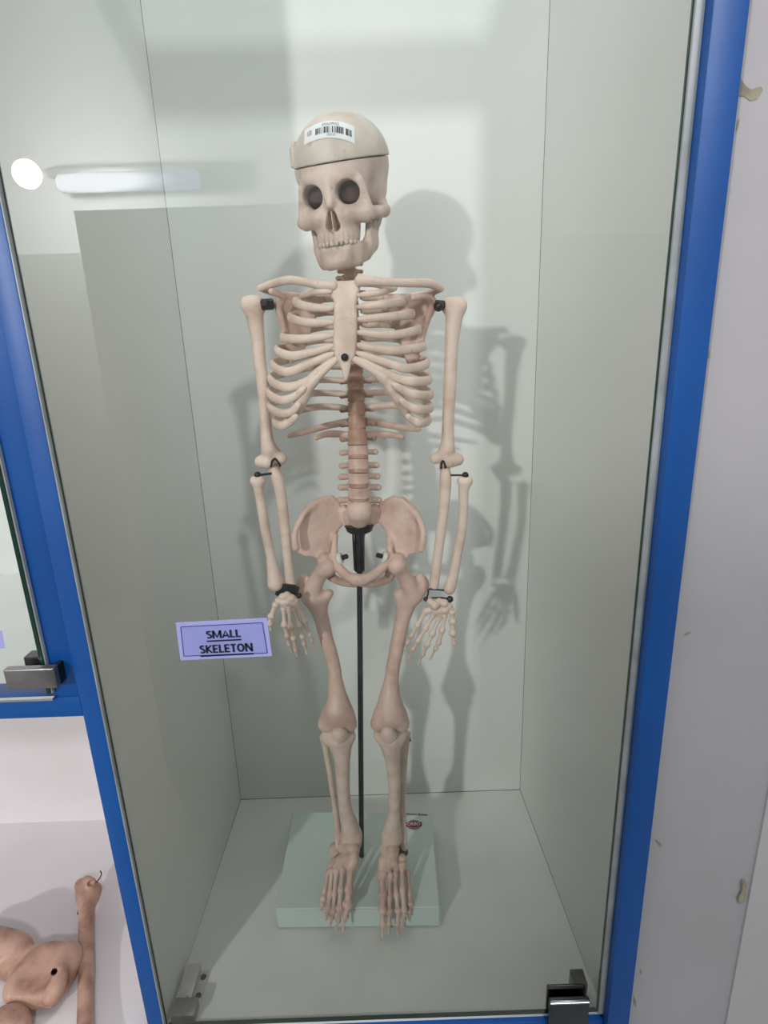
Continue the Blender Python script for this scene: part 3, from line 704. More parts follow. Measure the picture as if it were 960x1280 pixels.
# ---- legs
bone('femur', [[(*q3(358, 446), .588, 9.6), (*q3(330, 476), .594, 7.2), (*q3(304, 530), .600, 9.2), (*q3(316, 580), .600, 9.4), (*q3(336, 640), .598, 7.6), (*q3(352, 710), .594, 7.2), (*q3(370, 770), .590, 7.0), (*q3(385, 835), .587, 7.0), (*q4(316, 100), .585, 7.4), (*q4(326, 180), .582, 10.5), (*q4(328, 235), .580, 15.0), (*q4(328, 262), .580, 16.0)],
               [(*q3(268, 486), .604, 4.0), (*q3(264, 516), .604, 6.2), (*q3(288, 560), .602, 8.0)], [(*q3(330, 590), .600, 6), (*q3(364, 545), .600, 4.4)],
               [(*q4(278, 300), .580, 9.5), (*q4(290, 262), .580, 8)], [(*q4(374, 300), .580, 9.5), (*q4(366, 262), .580, 8)]], PINK, skel, k=.007, h=.001)
bone('femur', [[(*q3(618, 440), .588, 9.6), (*q3(640, 470), .594, 7.4), (*q3(668, 530), .600, 9.4), (*q3(654, 590), .600, 9.2), (*q3(638, 650), .598, 7.6), (*q3(620, 740), .594, 7.6), (*q3(606, 810), .590, 7.2), (*q4(573, 50), .587, 7.2), (*q4(566, 110), .585, 7.8), (*q4(560, 175), .582, 11), (*q4(560, 235), .580, 15.0), (*q4(560, 262), .580, 16.0)],
               [(*q3(706, 482), .604, 4.0), (*q3(716, 512), .604, 6.4), (*q3(690, 552), .602, 8.0)], [(*q3(640, 590), .600, 6), (*q3(622, 548), .600, 4.4)],
               [(*q4(512, 298), .580, 9.5), (*q4(522, 262), .580, 8)], [(*q4(608, 298), .580, 9.5), (*q4(600, 262), .580, 8)]], PINK, skel, k=.007, h=.001)
bone('patella', [[(*q4(334, 340), .5655, 7.2), (*q4(336, 362), .566, 6.0)], [(*q4(318, 350), .567, 4.8), (*q4(352, 350), .567, 4.8)]], BONE, skel, k=.004, h=.0008)
bone('patella', [[(*q4(552, 340), .5655, 7.2), (*q4(554, 364), .566, 6.0)], [(*q4(534, 352), .567, 4.8), (*q4(572, 352), .567, 4.8)]], BONE, skel, k=.004, h=.0008)
bone('tibia', [[(*q4(284, 350), .579, 7.0), (*q4(326, 355), .576, 9.6), (*q4(374, 352), .579, 7.4)], [(*q4(336, 375), .572, 9.4), (*q4(346, 425), .574, 9.2), (*q4(349, 500), .577, 8.0), (*q4(353, 600), .580, 7.0), (*q4(364, 680), .582, 6.8), (*q4(380, 745), .585, 9.4), (*q4(386, 790), .586, 12.0), (*q4(384, 815), .586, 12.0)],
               [(*q4(300, 368), .577, 7), (*q4(334, 420), .575, 6)], [(*q4(366, 368), .577, 7), (*q4(350, 420), .575, 6)], [(*q4(410, 800), .584, 5), (*q4(412, 838), .583, 4.4)]], BONE, skel, k=.006)
bone('tibia', [[(*q4(516, 348), .579, 7.0), (*q4(560, 355), .576, 9.6), (*q4(604, 352), .579, 7.4)], [(*q4(560, 375), .572, 9.4), (*q4(568, 425), .574, 9.2), (*q4(576, 500), .577, 7.4), (*q4(580, 600), .580, 6.4), (*q4(578, 700), .582, 6.6), (*q4(572, 745), .585, 9.0), (*q4(570, 785), .586, 11.4), (*q4(570, 810), .586, 11.4)],
               [(*q4(534, 368), .577, 7), (*q4(556, 420), .575, 6)], [(*q4(592, 368), .577, 7), (*q4(572, 420), .575, 6)], [(*q4(546, 800), .584, 5), (*q4(542, 832), .583, 4.4)]], BONE, skel, k=.006)
bone('fibula', [[(*q4(264, 362), .590, 4.2), (*q4(272, 400), .592, 3.4), (*q4(290, 500), .593, 3.2), (*q4(308, 620), .593, 3.2), (*q4(322, 720), .593, 3.6), (*q4(330, 800), .592, 4.6), (*q4(334, 845), .590, 4.4)]], BONE, skel)
bone('fibula', [[(*q4(634, 345), .590, 4.2), (*q4(630, 372), .592, 4.4), (*q4(620, 480), .593, 4.0), (*q4(614, 620), .593, 3.4), (*q4(616, 720), .593, 3.6), (*q4(620, 800), .592, 4.0), (*q4(620, 850), .590, 4.4)]], BONE, skel)
MB().tube([W(*q4(*p), .592) for p in ((632, 345), (645, 360), (650, 378))], .0010).build('knee_pin', STEEL, skel)

# ---- feet
fl = knobs('foot', skel, q5, [(330, 150, .588, 10.5), (280, 190, .582, 9), (330, 200, .576, 9.5), (360, 230, .572, 7), (230, 260, .588, 7.5), (200, 215, .596, 8), (300, 240, .574, 6.5), (200, 320, .574, 5.6), (240, 310, .570, 6), (290, 300, .566, 6.5), (350, 290, .564, 7.5), (170, 360, .572, 4.6), (210, 360, .568, 5), (260, 360, .564, 5.5), (330, 345, .560, 7), (355, 330, .560, 6), (260, 100, .612, 9)], PINK, k=.003, h=.0008)
digits('toe', fl, q5, [(330, 350), (318, 560), (306, 690), (285, 790), (265, 915)], [.559, .545, .536, .530, .523], [5.2, 4.4, 5.2, 3.6, 1.6], PINK)
digits('toe', fl, q5, [(264, 380), (245, 560), (235, 720), (225, 830), (208, 905)], [.561, .546, .534, .528, .524], [4.0, 3.0, 3.6, 2.8, 1.5], PINK)
digits('toe', fl, q5, [(210, 390), (195, 600), (185, 740), (172, 800), (157, 860)], [.564, .547, .535, .530, .526], [3.8, 2.9, 3.5, 2.6, 1.5], PINK)
digits('toe', fl, q5, [(172, 390), (155, 600), (140, 720), (132, 770), (124, 815)], [.567, .549, .537, .533, .529], [3.6, 2.8, 3.2, 2.4, 1.5], PINK)
digits('toe', fl, q5, [(140, 410), (108, 570), (95, 640), (86, 690), (78, 735)], [.570, .552, .544, .539, .535], [3.2, 2.8, 3.2, 2.6, 1.6], PINK)
fr_ = knobs('foot', skel, q5, [(680, 175, .588, 10.0), (630, 205, .580, 7.5), (690, 215, .576, 8.5), (640, 250, .576, 7), (740, 180, .600, 7), (690, 270, .572, 7), (610, 310, .568, 6), (650, 310, .568, 6), (610, 360, .564, 6.2), (650, 370, .564, 5.6), (700, 330, .568, 5.6), (770, 300, .574, 6), (720, 370, .567, 4.8), (770, 350, .570, 4.6), (600, 420, .560, 6), (650, 430, .561, 5), (730, 100, .612, 9)], PINK, k=.003, h=.0008)
digits('toe', fr_, q5, [(600, 430), (606, 600), (606, 740), (608, 850), (604, 960)], [.558, .545, .534, .528, .522], [5.6, 4.2, 4.8, 3.4, 1.5], PINK)
digits('toe', fr_, q5, [(668, 430), (664, 620), (662, 750), (660, 850), (656, 930)], [.560, .546, .534, .528, .524], [4.0, 3.0, 3.4, 2.6, 1.5], PINK)
digits('toe', fr_, q5, [(712, 420), (722, 600), (736, 740), (736, 850), (734, 940)], [.563, .547, .535, .529, .524], [3.8, 2.9, 3.4, 2.6, 1.5], PINK)
digits('toe', fr_, q5, [(772, 340), (775, 560), (790, 740), (788, 810), (784, 875)], [.568, .549, .535, .530, .527], [3.8, 3.0, 3.4, 2.6, 1.5], PINK)
digits('toe', fr_, q5, [(816, 410), (835, 600), (845, 690), (838, 745), (832, 795)], [.569, .551, .542, .538, .534], [3.0, 2.8, 3.2, 2.4, 1.5], PINK)
knobs('ankle_joint', skel, q5, [(760, 215, .590, 5.5), (775, 225, .590, 6), (790, 240, .590, 5), (770, 265, .592, 5)], mat('worn_purple_brown', srgb(120, 84, 84), .5, col2=srgb(90, 60, 60), scale=90))

# ================================================================== STAND
stand = thing('skeleton_stand', (-0.048, 0.61, 0.0), 'pale mint square base board with a dark rod that carries the skeleton', 'stand')
ZB = .030
c4 = [Wz(344.6, 1137, ZB), Wz(550.9, 1134.3, ZB), Wz(539.6, 1016.0, ZB), Wz(365.2, 1014, ZB)]
bmb = bmesh.new(); vb = [bmb.verts.new((p[0], p[1], 0.0005)) for p in c4]; vt = [bmb.verts.new((p[0], p[1], ZB)) for p in c4]
bmb.faces.new(vb[::-1]); bmb.faces.new(vt)
for i in range(4): bmb.faces.new((vb[i], vb[(i + 1) % 4], vt[(i + 1) % 4], vt[i]))
bmesh.ops.bevel(bmb, geom=bmb.edges[:], offset=.0018, segments=3, affect='EDGES')
MB().bm(bmb).build('base_board', BASEM, stand, flat_angle=40)
foot_ = Wz(452, 1070, ZB); topp = W(449, 664, foot_[1])
mb = MB(); mb.cyl((foot_[0], foot_[1], ZB), (topp[0], foot_[1], topp[2]), .0032, n=20); mb.build('rod', ROD, stand, flat_angle=40)
mb = MB(); p0 = W(449.5, 714, foot_[1]); p1 = W(449.3, 664, foot_[1]); mb.cyl((p0[0], foot_[1], p0[2]), (p1[0], foot_[1], p1[2]), .0056, bev=.0008)
for s_ in (-1, 1): mb.box(p0[0] + s_ * .0050 - .0009, p0[0] + s_ * .0050 + .0009, foot_[1] - .007, foot_[1], p0[2] + .004, p1[2] - .002, bev=.0004)
mb.build('rod_sleeve', STEEL, stand, flat_angle=40)
mb = MB(); p2 = W(449.5, 660, foot_[1]); mb.cyl((p2[0], foot_[1] - .004, p2[2] - .002), (p2[0], foot_[1] - .004, p2[2] + .005), .0135, .016, n=28, bev=.001)
mb.build('mounting_collar', STEEL, stand, flat_angle=40)
# maker's mark printed on the board
def on_board(px, py, l=.0004): p = Wz(px, py, ZB); return (p[0], p[1], ZB + l)
lc = (517.3, 1031.2); lg = MB()
def disc2(cx_, cy_, rx, ry, lift, mi, n=32): lg.add([on_board(cx_ + rx * math.cos(a), cy_ - ry * math.sin(a), lift) for a in np.linspace(0, 2 * math.pi, n, endpoint=False)], [tuple(range(n))], mi)
def ltext(body, cx_, cy_, h_, wid, lift, mi, rot=0.0, bold=.02):
    vs, fs = text_mesh(body, 1.0, bold); w_ = max(v[0] for v in vs) - min(v[0] for v in vs); s_ = wid / w_
    lg.add([on_board(cx_ + v[0] * s_, cy_ - v[1] * h_ + rot * v[0] * s_, lift) for v in vs], fs, mi)
disc2(*lc, 9.2, 6.6, .0003, 1); disc2(*lc, 8.4, 5.8, .0005, 0); disc2(lc[0], lc[1], 7.2, 4.6, .0007, 1); disc2(lc[0], lc[1], 6.8, 4.2, .0009, 0)
lg.add([on_board(lc[0] + x_, lc[1] + y_, .0011) for x_, y_ in ((-9.8, -2.4), (9.8, -3.2), (9.8, 2.0), (-9.8, 2.8))], [(0, 1, 2, 3)], 0)
ltext('ORBO', lc[0] - .3, lc[1] - .1, 5.2, 16.5, .0014, 1, -.02, .03)
ltext('Human Bonex', 521, 1018.2, 3.6, 27, .0004, 2, .05, .03)
lg.build('printed_mark', [REDM, PALE, mat('board_ink', srgb(50, 52, 50), .6)], stand, smooth=False)

# ================================================================== CABINET
XL, XR, YF, YB, ZT = -0.243, 0.2065, 0.445, 0.755, 1.10
case = thing('display_cabinet', (-0.02, 0.6, 0.0), 'tall blue framed glass display cabinet holding the small skeleton', 'cabinet')
XLb, XRb = -0.235, 0.193
def quadbox(name, pts, thick, m, parent, **kw):
    """panel from 4 corners plus a thickness vector"""
    t = Vector(thick); v = [Vector(p) for p in pts]; v2 = [p + t for p in v]
    mb = MB(); mb.add([p[:] for p in v + v2], [(0, 1, 2, 3), (7, 6, 5, 4), (0, 4, 5, 1), (1, 5, 6, 2), (2, 6, 7, 3), (3, 7, 4, 0)])
    return mb.build(name, m, parent, smooth=False, **kw)
quadbox('back_panel', [(XLb - .004, YB, -.004), (XRb + .004, YB, -.004), (XRb + .004, YB, ZT), (XLb - .004, YB, ZT)], (0, .008, 0), INNER, case)
quadbox('bottom_panel', [(XL, YF - .002, 0), (XR, YF - .002, 0), (XRb, YB, 0), (XLb, YB, 0)], (0, 0, -.010), INNERF, case)
mb = MB(); mb.add([(XL, YF, ZT), (XR, YF, ZT), (XRb, YB, ZT), (XLb, YB, ZT)], [(0, 1, 2, 3)]); mb.build('added_glass_top', GLASS, case, smooth=False)  # unseen top, glazed only to let light down into the case
quadbox('side_panel', [(XL, YF, 0), (XLb, YB, 0), (XLb, YB, ZT), (XL, YF, ZT)], (-.006, 0, 0), INNER, case)
quadbox('side_panel', [(XR, YF, 0), (XRb, YB, 0), (XRb, YB, ZT), (XR, YF, ZT)], (.006, 0, 0), INNER, case)
# dark seams in the inner corners
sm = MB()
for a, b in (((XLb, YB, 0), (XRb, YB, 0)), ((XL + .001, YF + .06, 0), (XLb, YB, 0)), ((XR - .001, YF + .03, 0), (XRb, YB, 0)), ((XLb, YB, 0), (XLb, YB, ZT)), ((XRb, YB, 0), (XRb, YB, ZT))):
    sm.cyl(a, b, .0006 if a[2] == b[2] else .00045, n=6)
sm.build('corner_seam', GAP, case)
# blue frame
XLO = -0.2595
mb = MB(); mb.box(XLO, XL - .001, .437, .462, -.40, ZT + .05, bev=.0008); mb.build('frame_post', BLUE, case, flat_angle=40)
XRI, XRO = 0.2075, 0.2295
mb = MB(); mb.box(XRI, XRO, .4290, .462, -.40, ZT + .05, bev=.0010); mb.build('frame_post', BLUE, case, flat_angle=40)
mb = MB(); mb.box(XL - .001, XRI, .437, .462, -.045, -.006, bev=.0008); mb.build('bottom_rail', BLUE, case, flat_angle=40)
mb = MB(); mb.box(XL - .001, XRI, .437, .462, ZT - .03, ZT + .02, bev=.0008); mb.build('top_rail', BLUE, case, flat_angle=40)
mb = MB(); mb.box(XRI - .0062, XRI, .4385, .4455, 0.0, ZT, bev=.0012); mb.build('glazing_bead', BEAD, case, flat_angle=40)
mb = MB(); mb.box(XL - .001, XL + .0001, .4372, .4440, 0.0, ZT, bev=.0003); mb.build('glazing_bead', BEAD, case, flat_angle=40)
# glass door
gx0, gx1 = XL + .0012, XRI - .0070
GY = .4405
pane = MB(); pane.add([(gx0, GY, .002), (gx1, GY, .002), (gx1, GY, ZT - .03), (gx0, GY, ZT - .03)], [(0, 1, 2, 3)]); pane.build('glass_door', GLASS, case, smooth=False)
ed = MB(); ed.box(gx0 - .0005, gx0 + .0001, GY, GY + .0012, .002, ZT - .03); ed.box(gx1 - .0002, gx1 + .0006, GY, GY + .002, .002, ZT - .03); ed.box(gx0, gx1, GY, GY + .004, .0012, .002)
ed.build('glass_door_edge', EDGE, case, smooth=False)

# clip at lower left: pale steel bracket with two dark screws
def obox(mb, o, ax, ay, az, x0, x1, y0, y1, z0, z1, bev=.0006, mi=0):
    bm = bmesh.new(); bmesh.ops.create_cube(bm, size=1)
    bmesh.ops.scale(bm, vec=(x1 - x0, y1 - y0, z1 - z0), verts=bm.verts); bmesh.ops.translate(bm, vec=((x0 + x1) / 2, (y0 + y1) / 2, (z0 + z1) / 2), verts=bm.verts)
    if bev: bmesh.ops.bevel(bm, geom=bm.edges[:], offset=bev, segments=2, affect='EDGES')
    m4 = Matrix((Vector(ax), Vector(ay), Vector(az))).transposed().to_4x4(); m4.translation = Vector(o); mb.bm(bm, mi, m4); return mb
h1 = Wz(264, 1222, .006)
hx = XL
clipL = thing('hinge_bracket', (hx + .012, .475, .0), 'pale steel hinge bracket with two dark screws in the lower left corner of the case', 'hinge')
mb = MB(); mb.box(hx + .0060, hx + .0205, .4475, .4985, .0006, .0105, bev=.0012); mb.build('hinge_body', PSTEEL, clipL, flat_angle=40)
mb = MB(); mb.box(hx + .0195, hx + .0290, .4475, .4960, .0006, .0026, bev=.0006); mb.build('flange', PSTEEL, clipL, flat_angle=40)
for y_ in (.4885, .4690):
    mb = MB(); mb.cyl((hx + .0252, y_, .0022), (hx + .0252, y_, .0040), .0032, bev=.0006); mb.build('screw', DARKHOLE, clipL, flat_angle=40)
mb = MB(); mb.box(hx + .0050, hx + .0290, .4425, .4610, .0006, .0135, bev=.0014); mb.box(hx + .016, hx + .0174, .4418, .4620, .0125, .0142, bev=.0003)
mb.build('clamp', MIDSTEEL, clipL, flat_angle=40)
# clip at lower right: dark chrome clamp on the glass
clipR = thing('glass_clamp', (.185, .44, 0), 'dark chrome clamp gripping the glass at the lower right corner of the skeleton case', 'clamp')
ca = W(687, 1249, .434); cb = W(737, 1246, .434)
mb = MB(); mb.box(ca[0], cb[0], .4318, .4372, -.0135, ca[2] - .001, bev=.0016, seg=3); mb.build('front_jaw', DCHROME, clipR, flat_angle=40)
mb = MB(); mb.cyl((ca[0] + .0005, .4322, ca[2] - .0035), (cb[0] - .0005, .4322, ca[2] - .0035), .0013, bev=.0003); mb.build('rib_bar', CHROME, clipR, flat_angle=40)
mb = MB(); mb.box(ca[0] + .001, cb[0] - .001, .4440, .4492, -.0000, ca[2] - .0005, bev=.0014, seg=3); mb.build('rear_jaw', STEEL, clipR, flat_angle=40)
mb = MB(); mb.box(ca[0] + .030, cb[0] + .004, .4492, .4660, .0006, ca[2] - .004, bev=.0014, seg=3); mb.build('pivot_block', STEEL, clipR, flat_angle=40)
mb = MB(); mb.box(ca[0] + .002, cb[0] - .002, .4370, .4442, -.013, -.0015, bev=.0005); mb.build('clamp_bridge', STEEL, clipR, flat_angle=40)

# paper label on the glass
YP = GY - .0006
lab = thing('paper_label', tuple(W(280, 799, YP)), 'lilac paper label reading SMALL SKELETON stuck on the glass left of the skeleton', 'label')
LC = [(219.5, 778), (333.5, 772), (340, 820), (225.5, 825.5)]    # TL TR BR BL
def lq(u, v, lift=0.0):
    tl, tr, br, bl = [np.array(p, float) for p in LC]; p = (tl * (1 - u) + tr * u) * v + (bl * (1 - u) + br * u) * (1 - v)
    q = W(p[0], p[1], YP); return (q[0], q[1] - lift, q[2])
mb = MB(); n = 8
mb.add([lq(i / n, j / n) for j in range(n + 1) for i in range(n + 1)], [(j * (n + 1) + i, j * (n + 1) + i + 1, (j + 1) * (n + 1) + i + 1, (j + 1) * (n + 1) + i) for j in range(n) for i in range(n)])
mb.build('paper', LILAC, lab, smooth=False)
mb = MB(); mb.add([lq(.045, .11, .0002), (lq(.955, .09, .0002)), lq(.945, .88, .0002), lq(.05, .88, .0002)], [(0, 1, 2, 3)]); mb.build('printed_panel', LILAC2, lab, smooth=False)
mb = MB()
def lrect(u0, v0, u1, v1, mb=mb): mb.add([lq(u0, v0, .0004), lq(u1, v0, .0004), lq(u1, v1, .0004), lq(u0, v1, .0004)], [(0, 1, 2, 3)])
cs = [(.045, .11), (.955, .09), (.945, .88), (.05, .88)]
for a, b in zip(cs, cs[1:] + cs[:1]):
    du, dv = b[0] - a[0], b[1] - a[1]; L_ = math.hypot(du * 115, dv * 50); nu, nv = -dv * 50 / L_ * .55 / 115, du * 115 / L_ * .55 / 50
    mb.add([lq(a[0] + nu, a[1] + nv, .0004), lq(a[0] - nu, a[1] - nv, .0004), lq(b[0] - nu, b[1] - nv, .0004), lq(b[0] + nu, b[1] + nv, .0004)], [(0, 1, 2, 3)])
mb.build('border', INKB, lab, smooth=False)
mb = MB()
def arc(cx_, cy_, rx, ry, a0, a1, n=10): return [(cx_ + rx * math.cos(math.radians(a0 + (a1 - a0) * i / n)), cy_ + ry * math.sin(math.radians(a0 + (a1 - a0) * i / n))) for i in range(n + 1)]
GL = {'S': (.50, [arc(.27, .735, .17, .175, 35, 270, 10) + arc(.25, .285, .18, .195, 90, -150, 10)[1:]]),
      'M': (.80, [[(.09, .0), (.09, 1.0)], [(.71, .0), (.71, 1.0)], [(.10, .97), (.40, .10), (.70, .97)]]),
      'A': (.62, [[(.03, .0), (.31, 1.0), (.59, .0)], [(.13, .28), (.49, .28)]]), 'L': (.46, [[(.10, 1.0), (.10, .08), (.45, .08)]]),
      'K': (.58, [[(.10, .0), (.10, 1.0)], [(.52, 1.0), (.16, .5), (.55, .0)]]), 'E': (.50, [[(.47, .92), (.10, .92), (.10, .08), (.47, .08)], [(.10, .5), (.43, .5)]]),
      'T': (.54, [[(.02, .92), (.52, .92)], [(.27, .92), (.27, .0)]]), 'O': (.68, [arc(.34, .5, .25, .42, 0, 360, 24)]),
      'N': (.68, [[(.09, .0), (.09, 1.0)], [(.59, .0), (.59, 1.0)], [(.11, .96), (.57, .04)]])}
def stroke(pts, hw):
    pts = [Vector(p) for p in pts]; L_ = []; R_ = []; n_ = len(pts); closed = (pts[0] - pts[-1]).length < 1e-6
    for i in range(n_):
        p0 = pts[i - 1] if i else (pts[-2] if closed else None); p1 = pts[i + 1] if i < n_ - 1 else (pts[1] if closed else None)
        d0 = (pts[i] - p0).normalized() if p0 is not None else (p1 - pts[i]).normalized(); d1 = (p1 - pts[i]).normalized() if p1 is not None else d0
        n0 = Vector((-d0.y, d0.x)); n1 = Vector((-d1.y, d1.x)); m_ = (n0 + n1).normalized(); k_ = min(hw / max(m_ @ n0, .35), hw * 1.8)
        L_.append(pts[i] + m_ * k_); R_.append(pts[i] - m_ * k_)
    return [(L_[i], R_[i], R_[i + 1], L_[i + 1]) for i in range(n_ - 1)]
def lt(body, u0, u1, v0, hgt):
    tot_ = sum(GL[c_][0] + .04 for c_ in body) - .04; k_ = (u1 - u0) / tot_; x_ = u0
    for c_ in body:
        for st_ in GL[c_][1]:
            for q_ in stroke(st_, .098): mb.add([lq(x_ + p[0] * k_, v0 + min(max(p[1], 0), 1.0) * hgt, .0004) for p in q_], [(0, 1, 2, 3)])
        x_ += (GL[c_][0] + .04) * k_
    mb.add([lq(u0, v0 - .085, .0004), lq(u1, v0 - .085, .0004), lq(u1, v0 - .045, .0004), lq(u0, v0 - .045, .0004)], [(0, 1, 2, 3)])
lt('SMALL', .315, .695, .535, .205); lt('SKELETON', .225, .805, .155, .215)
mb.build('lettering', INK, lab, smooth=False)

# ================================================================== NEIGHBOURING CABINET (left)
nc = thing('display_cabinet', (-.4, .6, 0), 'left neighbouring blue framed cabinet with a white open lower shelf', 'cabinet')
XN = -0.80
quadbox('back_panel', [(XN, .724, -.004), (XLO - .002, .724, -.004), (XLO - .002, .724, .384), (XN, .724, .384)], (0, .008, 0), WHITE, nc)
quadbox('shelf_panel', [(XN, .440, 0), (XLO, .440, 0), (XLO, .724, 0), (XN, .724, 0)], (0, 0, -.010), WHITE, nc)
quadbox('side_panel', [(XLO - .002, .462, 0), (XLO - .002, .724, 0), (XLO - .002, .724, ZT), (XLO - .002, .462, ZT)], (.004, 0, 0), WHITE, nc)
mb = MB(); a = W(60, 868, .438); mb.box(XN, XLO, .437, .462, .3775, .3965, bev=.0008); mb.build('cross_rail', BLUE, nc, flat_angle=40)
mb = MB(); mb.box(-.2800, XLO, .4385, .462, .3960, ZT + .05, bev=.0006); mb.build('frame_stile', BLUE, nc, flat_angle=40)
quadbox('upper_shelf_panel', [(XN, .462, .3960), (XLO - .002, .462, .3960), (XLO - .002, .724, .3960), (XN, .724, .3960)], (0, 0, -.010), INNERF, nc)
quadbox('upper_back_panel', [(XN, .724, .396), (XLO - .002, .724, .396), (XLO - .002, .724, ZT), (XN, .724, ZT)], (0, .008, 0), INNER, nc)
GX = -.2835
mb = MB(); mb.add([(XN, .436, .402), (GX, .436, .402), (GX, .436, ZT), (XN, .436, ZT)], [(0, 1, 2, 3)]); mb.build('glass_door', GLASS, nc, smooth=False)
mb = MB(); mb.box(GX, GX + .0026, .4335, .4372, .402, ZT); mb.build('glass_door_edge', EDGE, nc, smooth=False)
mb = MB(); mb.box(GX + .0028, GX + .0040, .4350, .4385, .402, ZT); mb.build('glazing_bead', BEAD, nc, smooth=False)
mb = MB(); mb.box(XN, GX + .004, .4330, .4368, .3962, .3982); mb.build('rail_trim', CHROME, nc, smooth=False)
# clamp on the left pane
cl = thing('glass_clamp', (-.295, .43, .40), 'shiny steel clamp gripping the glass above the blue cross rail at far left', 'clamp')
a = W(3, 838, .424); b = W(72, 862, .424)
mb = MB(); mb.box(a[0], b[0], .4240, .4310, b[2] + .001, a[2], bev=.0012, seg=3); mb.build('front_jaw', MIDSTEEL, cl, flat_angle=40)
mb = MB(); mb.box(a[0] + .008, b[0] + .004, .4395, .4520, b[2] - .001, a[2] + .002, bev=.0012); mb.build('rear_jaw', STEEL, cl, flat_angle=40)
mb = MB(); mb.box(b[0] - .004, b[0] + .0005, .4300, .4440, b[2] + .001, a[2] - .001, bev=.0008); mb.build('clamp_bridge', STEEL, cl, flat_angle=40)
# lilac label whose edge just enters the frame
mb = MB(); p = [W(-95, 792, .4355), W(3, 788, .4355), W(7, 810, .4355), W(-90, 816, .4355)]
mb.add([(q[0], q[1] - .0005, q[2]) for q in p], [(0, 1, 2, 3)]); o = mb.build('paper_label', LILAC, None, smooth=False, label='lilac paper label cut off by the left edge above the steel clamp', cat='label')

# ================================================================== OLD BONES ON THE LOWER SHELF
def wz(fr, x, y, z): return Wz(*fr(x, y), z)
def qB(x, y): return (x / 5.333, 1060 + y / 5.333)
def zchain(L): return [tuple(x) for x in catmull(np.array([list(wz(qB, p[0], p[1], p[2])) + [p[3] / 1000] for p in L]), 4)]
lb = thing('long_bone', tuple(wz(qB, 585, 700, 0)), 'brown model limb bone lying lengthwise with a wire hook at its far end', 'bone')
fn, lo, hi = chain_fn([zchain([(590, 290, .022, 11), (580, 400, .018, 9.5), (572, 560, .015, 8.2), (575, 800, .013, 8.2), (570, 1000, .012, 8.0), (568, 1250, .012, 8.2), (566, 1500, .013, 9.5)]),
                       zchain([(540, 245, .026, 7.5), (548, 330, .022, 7)]), zchain([(640, 275, .022, 7.0), (625, 340, .018, 6.0)]), zchain([(580, 222, .034, 6.5), (600, 230, .034, 6.5)])], .006,
                      lambda P, d: smax(d, -cone(P, wz(qB, 640, 225, .036), wz(qB, 600, 235, .036), .003, .003), .002))
link_mesh('bone_shaft', sdf_mesh(fn, lo, hi, .0012), OLD, lb)
mb = MB(); mb.tube([wz(qB, x, y, z) for x, y, z in ((622, 250, .030), (645, 225, .034), (668, 195, .038), (676, 170, .040), (668, 152, .041))], .0008, 8); mb.build('wire_hook', WIRE, lb)
def speck(L, parent, fnn, name='dark_hole'):
    mb = MB()
    for (x, y, z, r, st_) in L:
        bm = bmesh.new(); bmesh.ops.create_icosphere(bm, subdivisions=2, radius=1); bmesh.ops.scale(bm, vec=(r, r * st_, r * .8), verts=bm.verts)
        mb.bm(bm, 0, Matrix.Translation(Vector(wz(qB, x, y, z))))
    return mb.build(name, DARKHOLE, parent)
speck([(533, 415, .0185, .0020, 3.0), (530, 570, .014, .0008, 4)], lb, None)
# pelvis-like bone
hb = thing('hip_bone_model', tuple(wz(qB, 260, 850, 0)), 'broad brown bone model with a small dark hole, lying left of the long bone', 'bone')
V = [wz(qB, *p, .022)[:2] for p in [(-260, 560), (0, 560), (110, 610), (230, 680), (310, 665), (400, 652), (505, 655), (530, 700), (508, 790), (440, 900), (330, 1020), (220, 1045), (120, 1040), (45, 990), (60, 905), (30, 850), (-60, 800), (-260, 800)]]
A = np.array(V)
def hb_fn(P):
    Q = np.column_stack([P[:, 0], P[:, 2], P[:, 1]])
    zc = .020 + .010 * np.sin(P[:, 0] * 60 + 1.0) + .35 * (P[:, 1] - .60)
    a = plate(Q, V, lambda x, z: .0185 + .003 * np.sin(x * 60) + .002 * np.sin(z * 90), .0125, .0080)
    for c_, k_ in (([(150, 660, .026, 9), (-40, 650, .030, 13), (-200, 650, .030, 14)], .024), ([(75, 985, .026, 6), (110, 880, .029, 5), (235, 740, .031, 5), (330, 690, .029, 5)], .016),
                   ([(470, 680, .028, 5), (410, 750, .030, 5), (390, 900, .029, 5), (340, 1000, .025, 5)], .016), ([(480, 700, .022, 8), (470, 780, .022, 7)], .016),):
        z_ = zchain(c_)
        for p0, p1 in zip(z_[:-1], z_[1:]): a = smin(a, cone(P, p0[:3], p1[:3], p0[3], p1[3]), k_ * .5)
    a = smax(a, -ell(P, wz(qB, 190, 890, .044), (.009, .024, .010)), .006)
    a = smax(a, -cone(P, wz(qB, 362, 818, .060), wz(qB, 362, 828, .015), .0036, .0026), .0015)
    return smax(a, .0015 - P[:, 2], .002)
link_mesh('bone_body', sdf_mesh(hb_fn, (A[:, 0].min(), A[:, 1].min(), 0), (A[:, 0].max(), A[:, 1].max(), .062), .0013), OLD, hb)
kb = thing('bone_end', tuple(wz(qB, 20, 1180, 0)), 'rounded end of a brown bone model in the bottom left corner', 'bone')
fn, lo, hi = chain_fn([zchain([(90, 1130, .016, 13), (20, 1190, .018, 17), (-60, 1260, .018, 13), (-220, 1400, .016, 9.5)]), zchain([(130, 1190, .015, 12), (60, 1230, .016, 14)])], .008)
link_mesh('bone_knob', sdf_mesh(fn, lo, hi, .0014), OLD, kb)

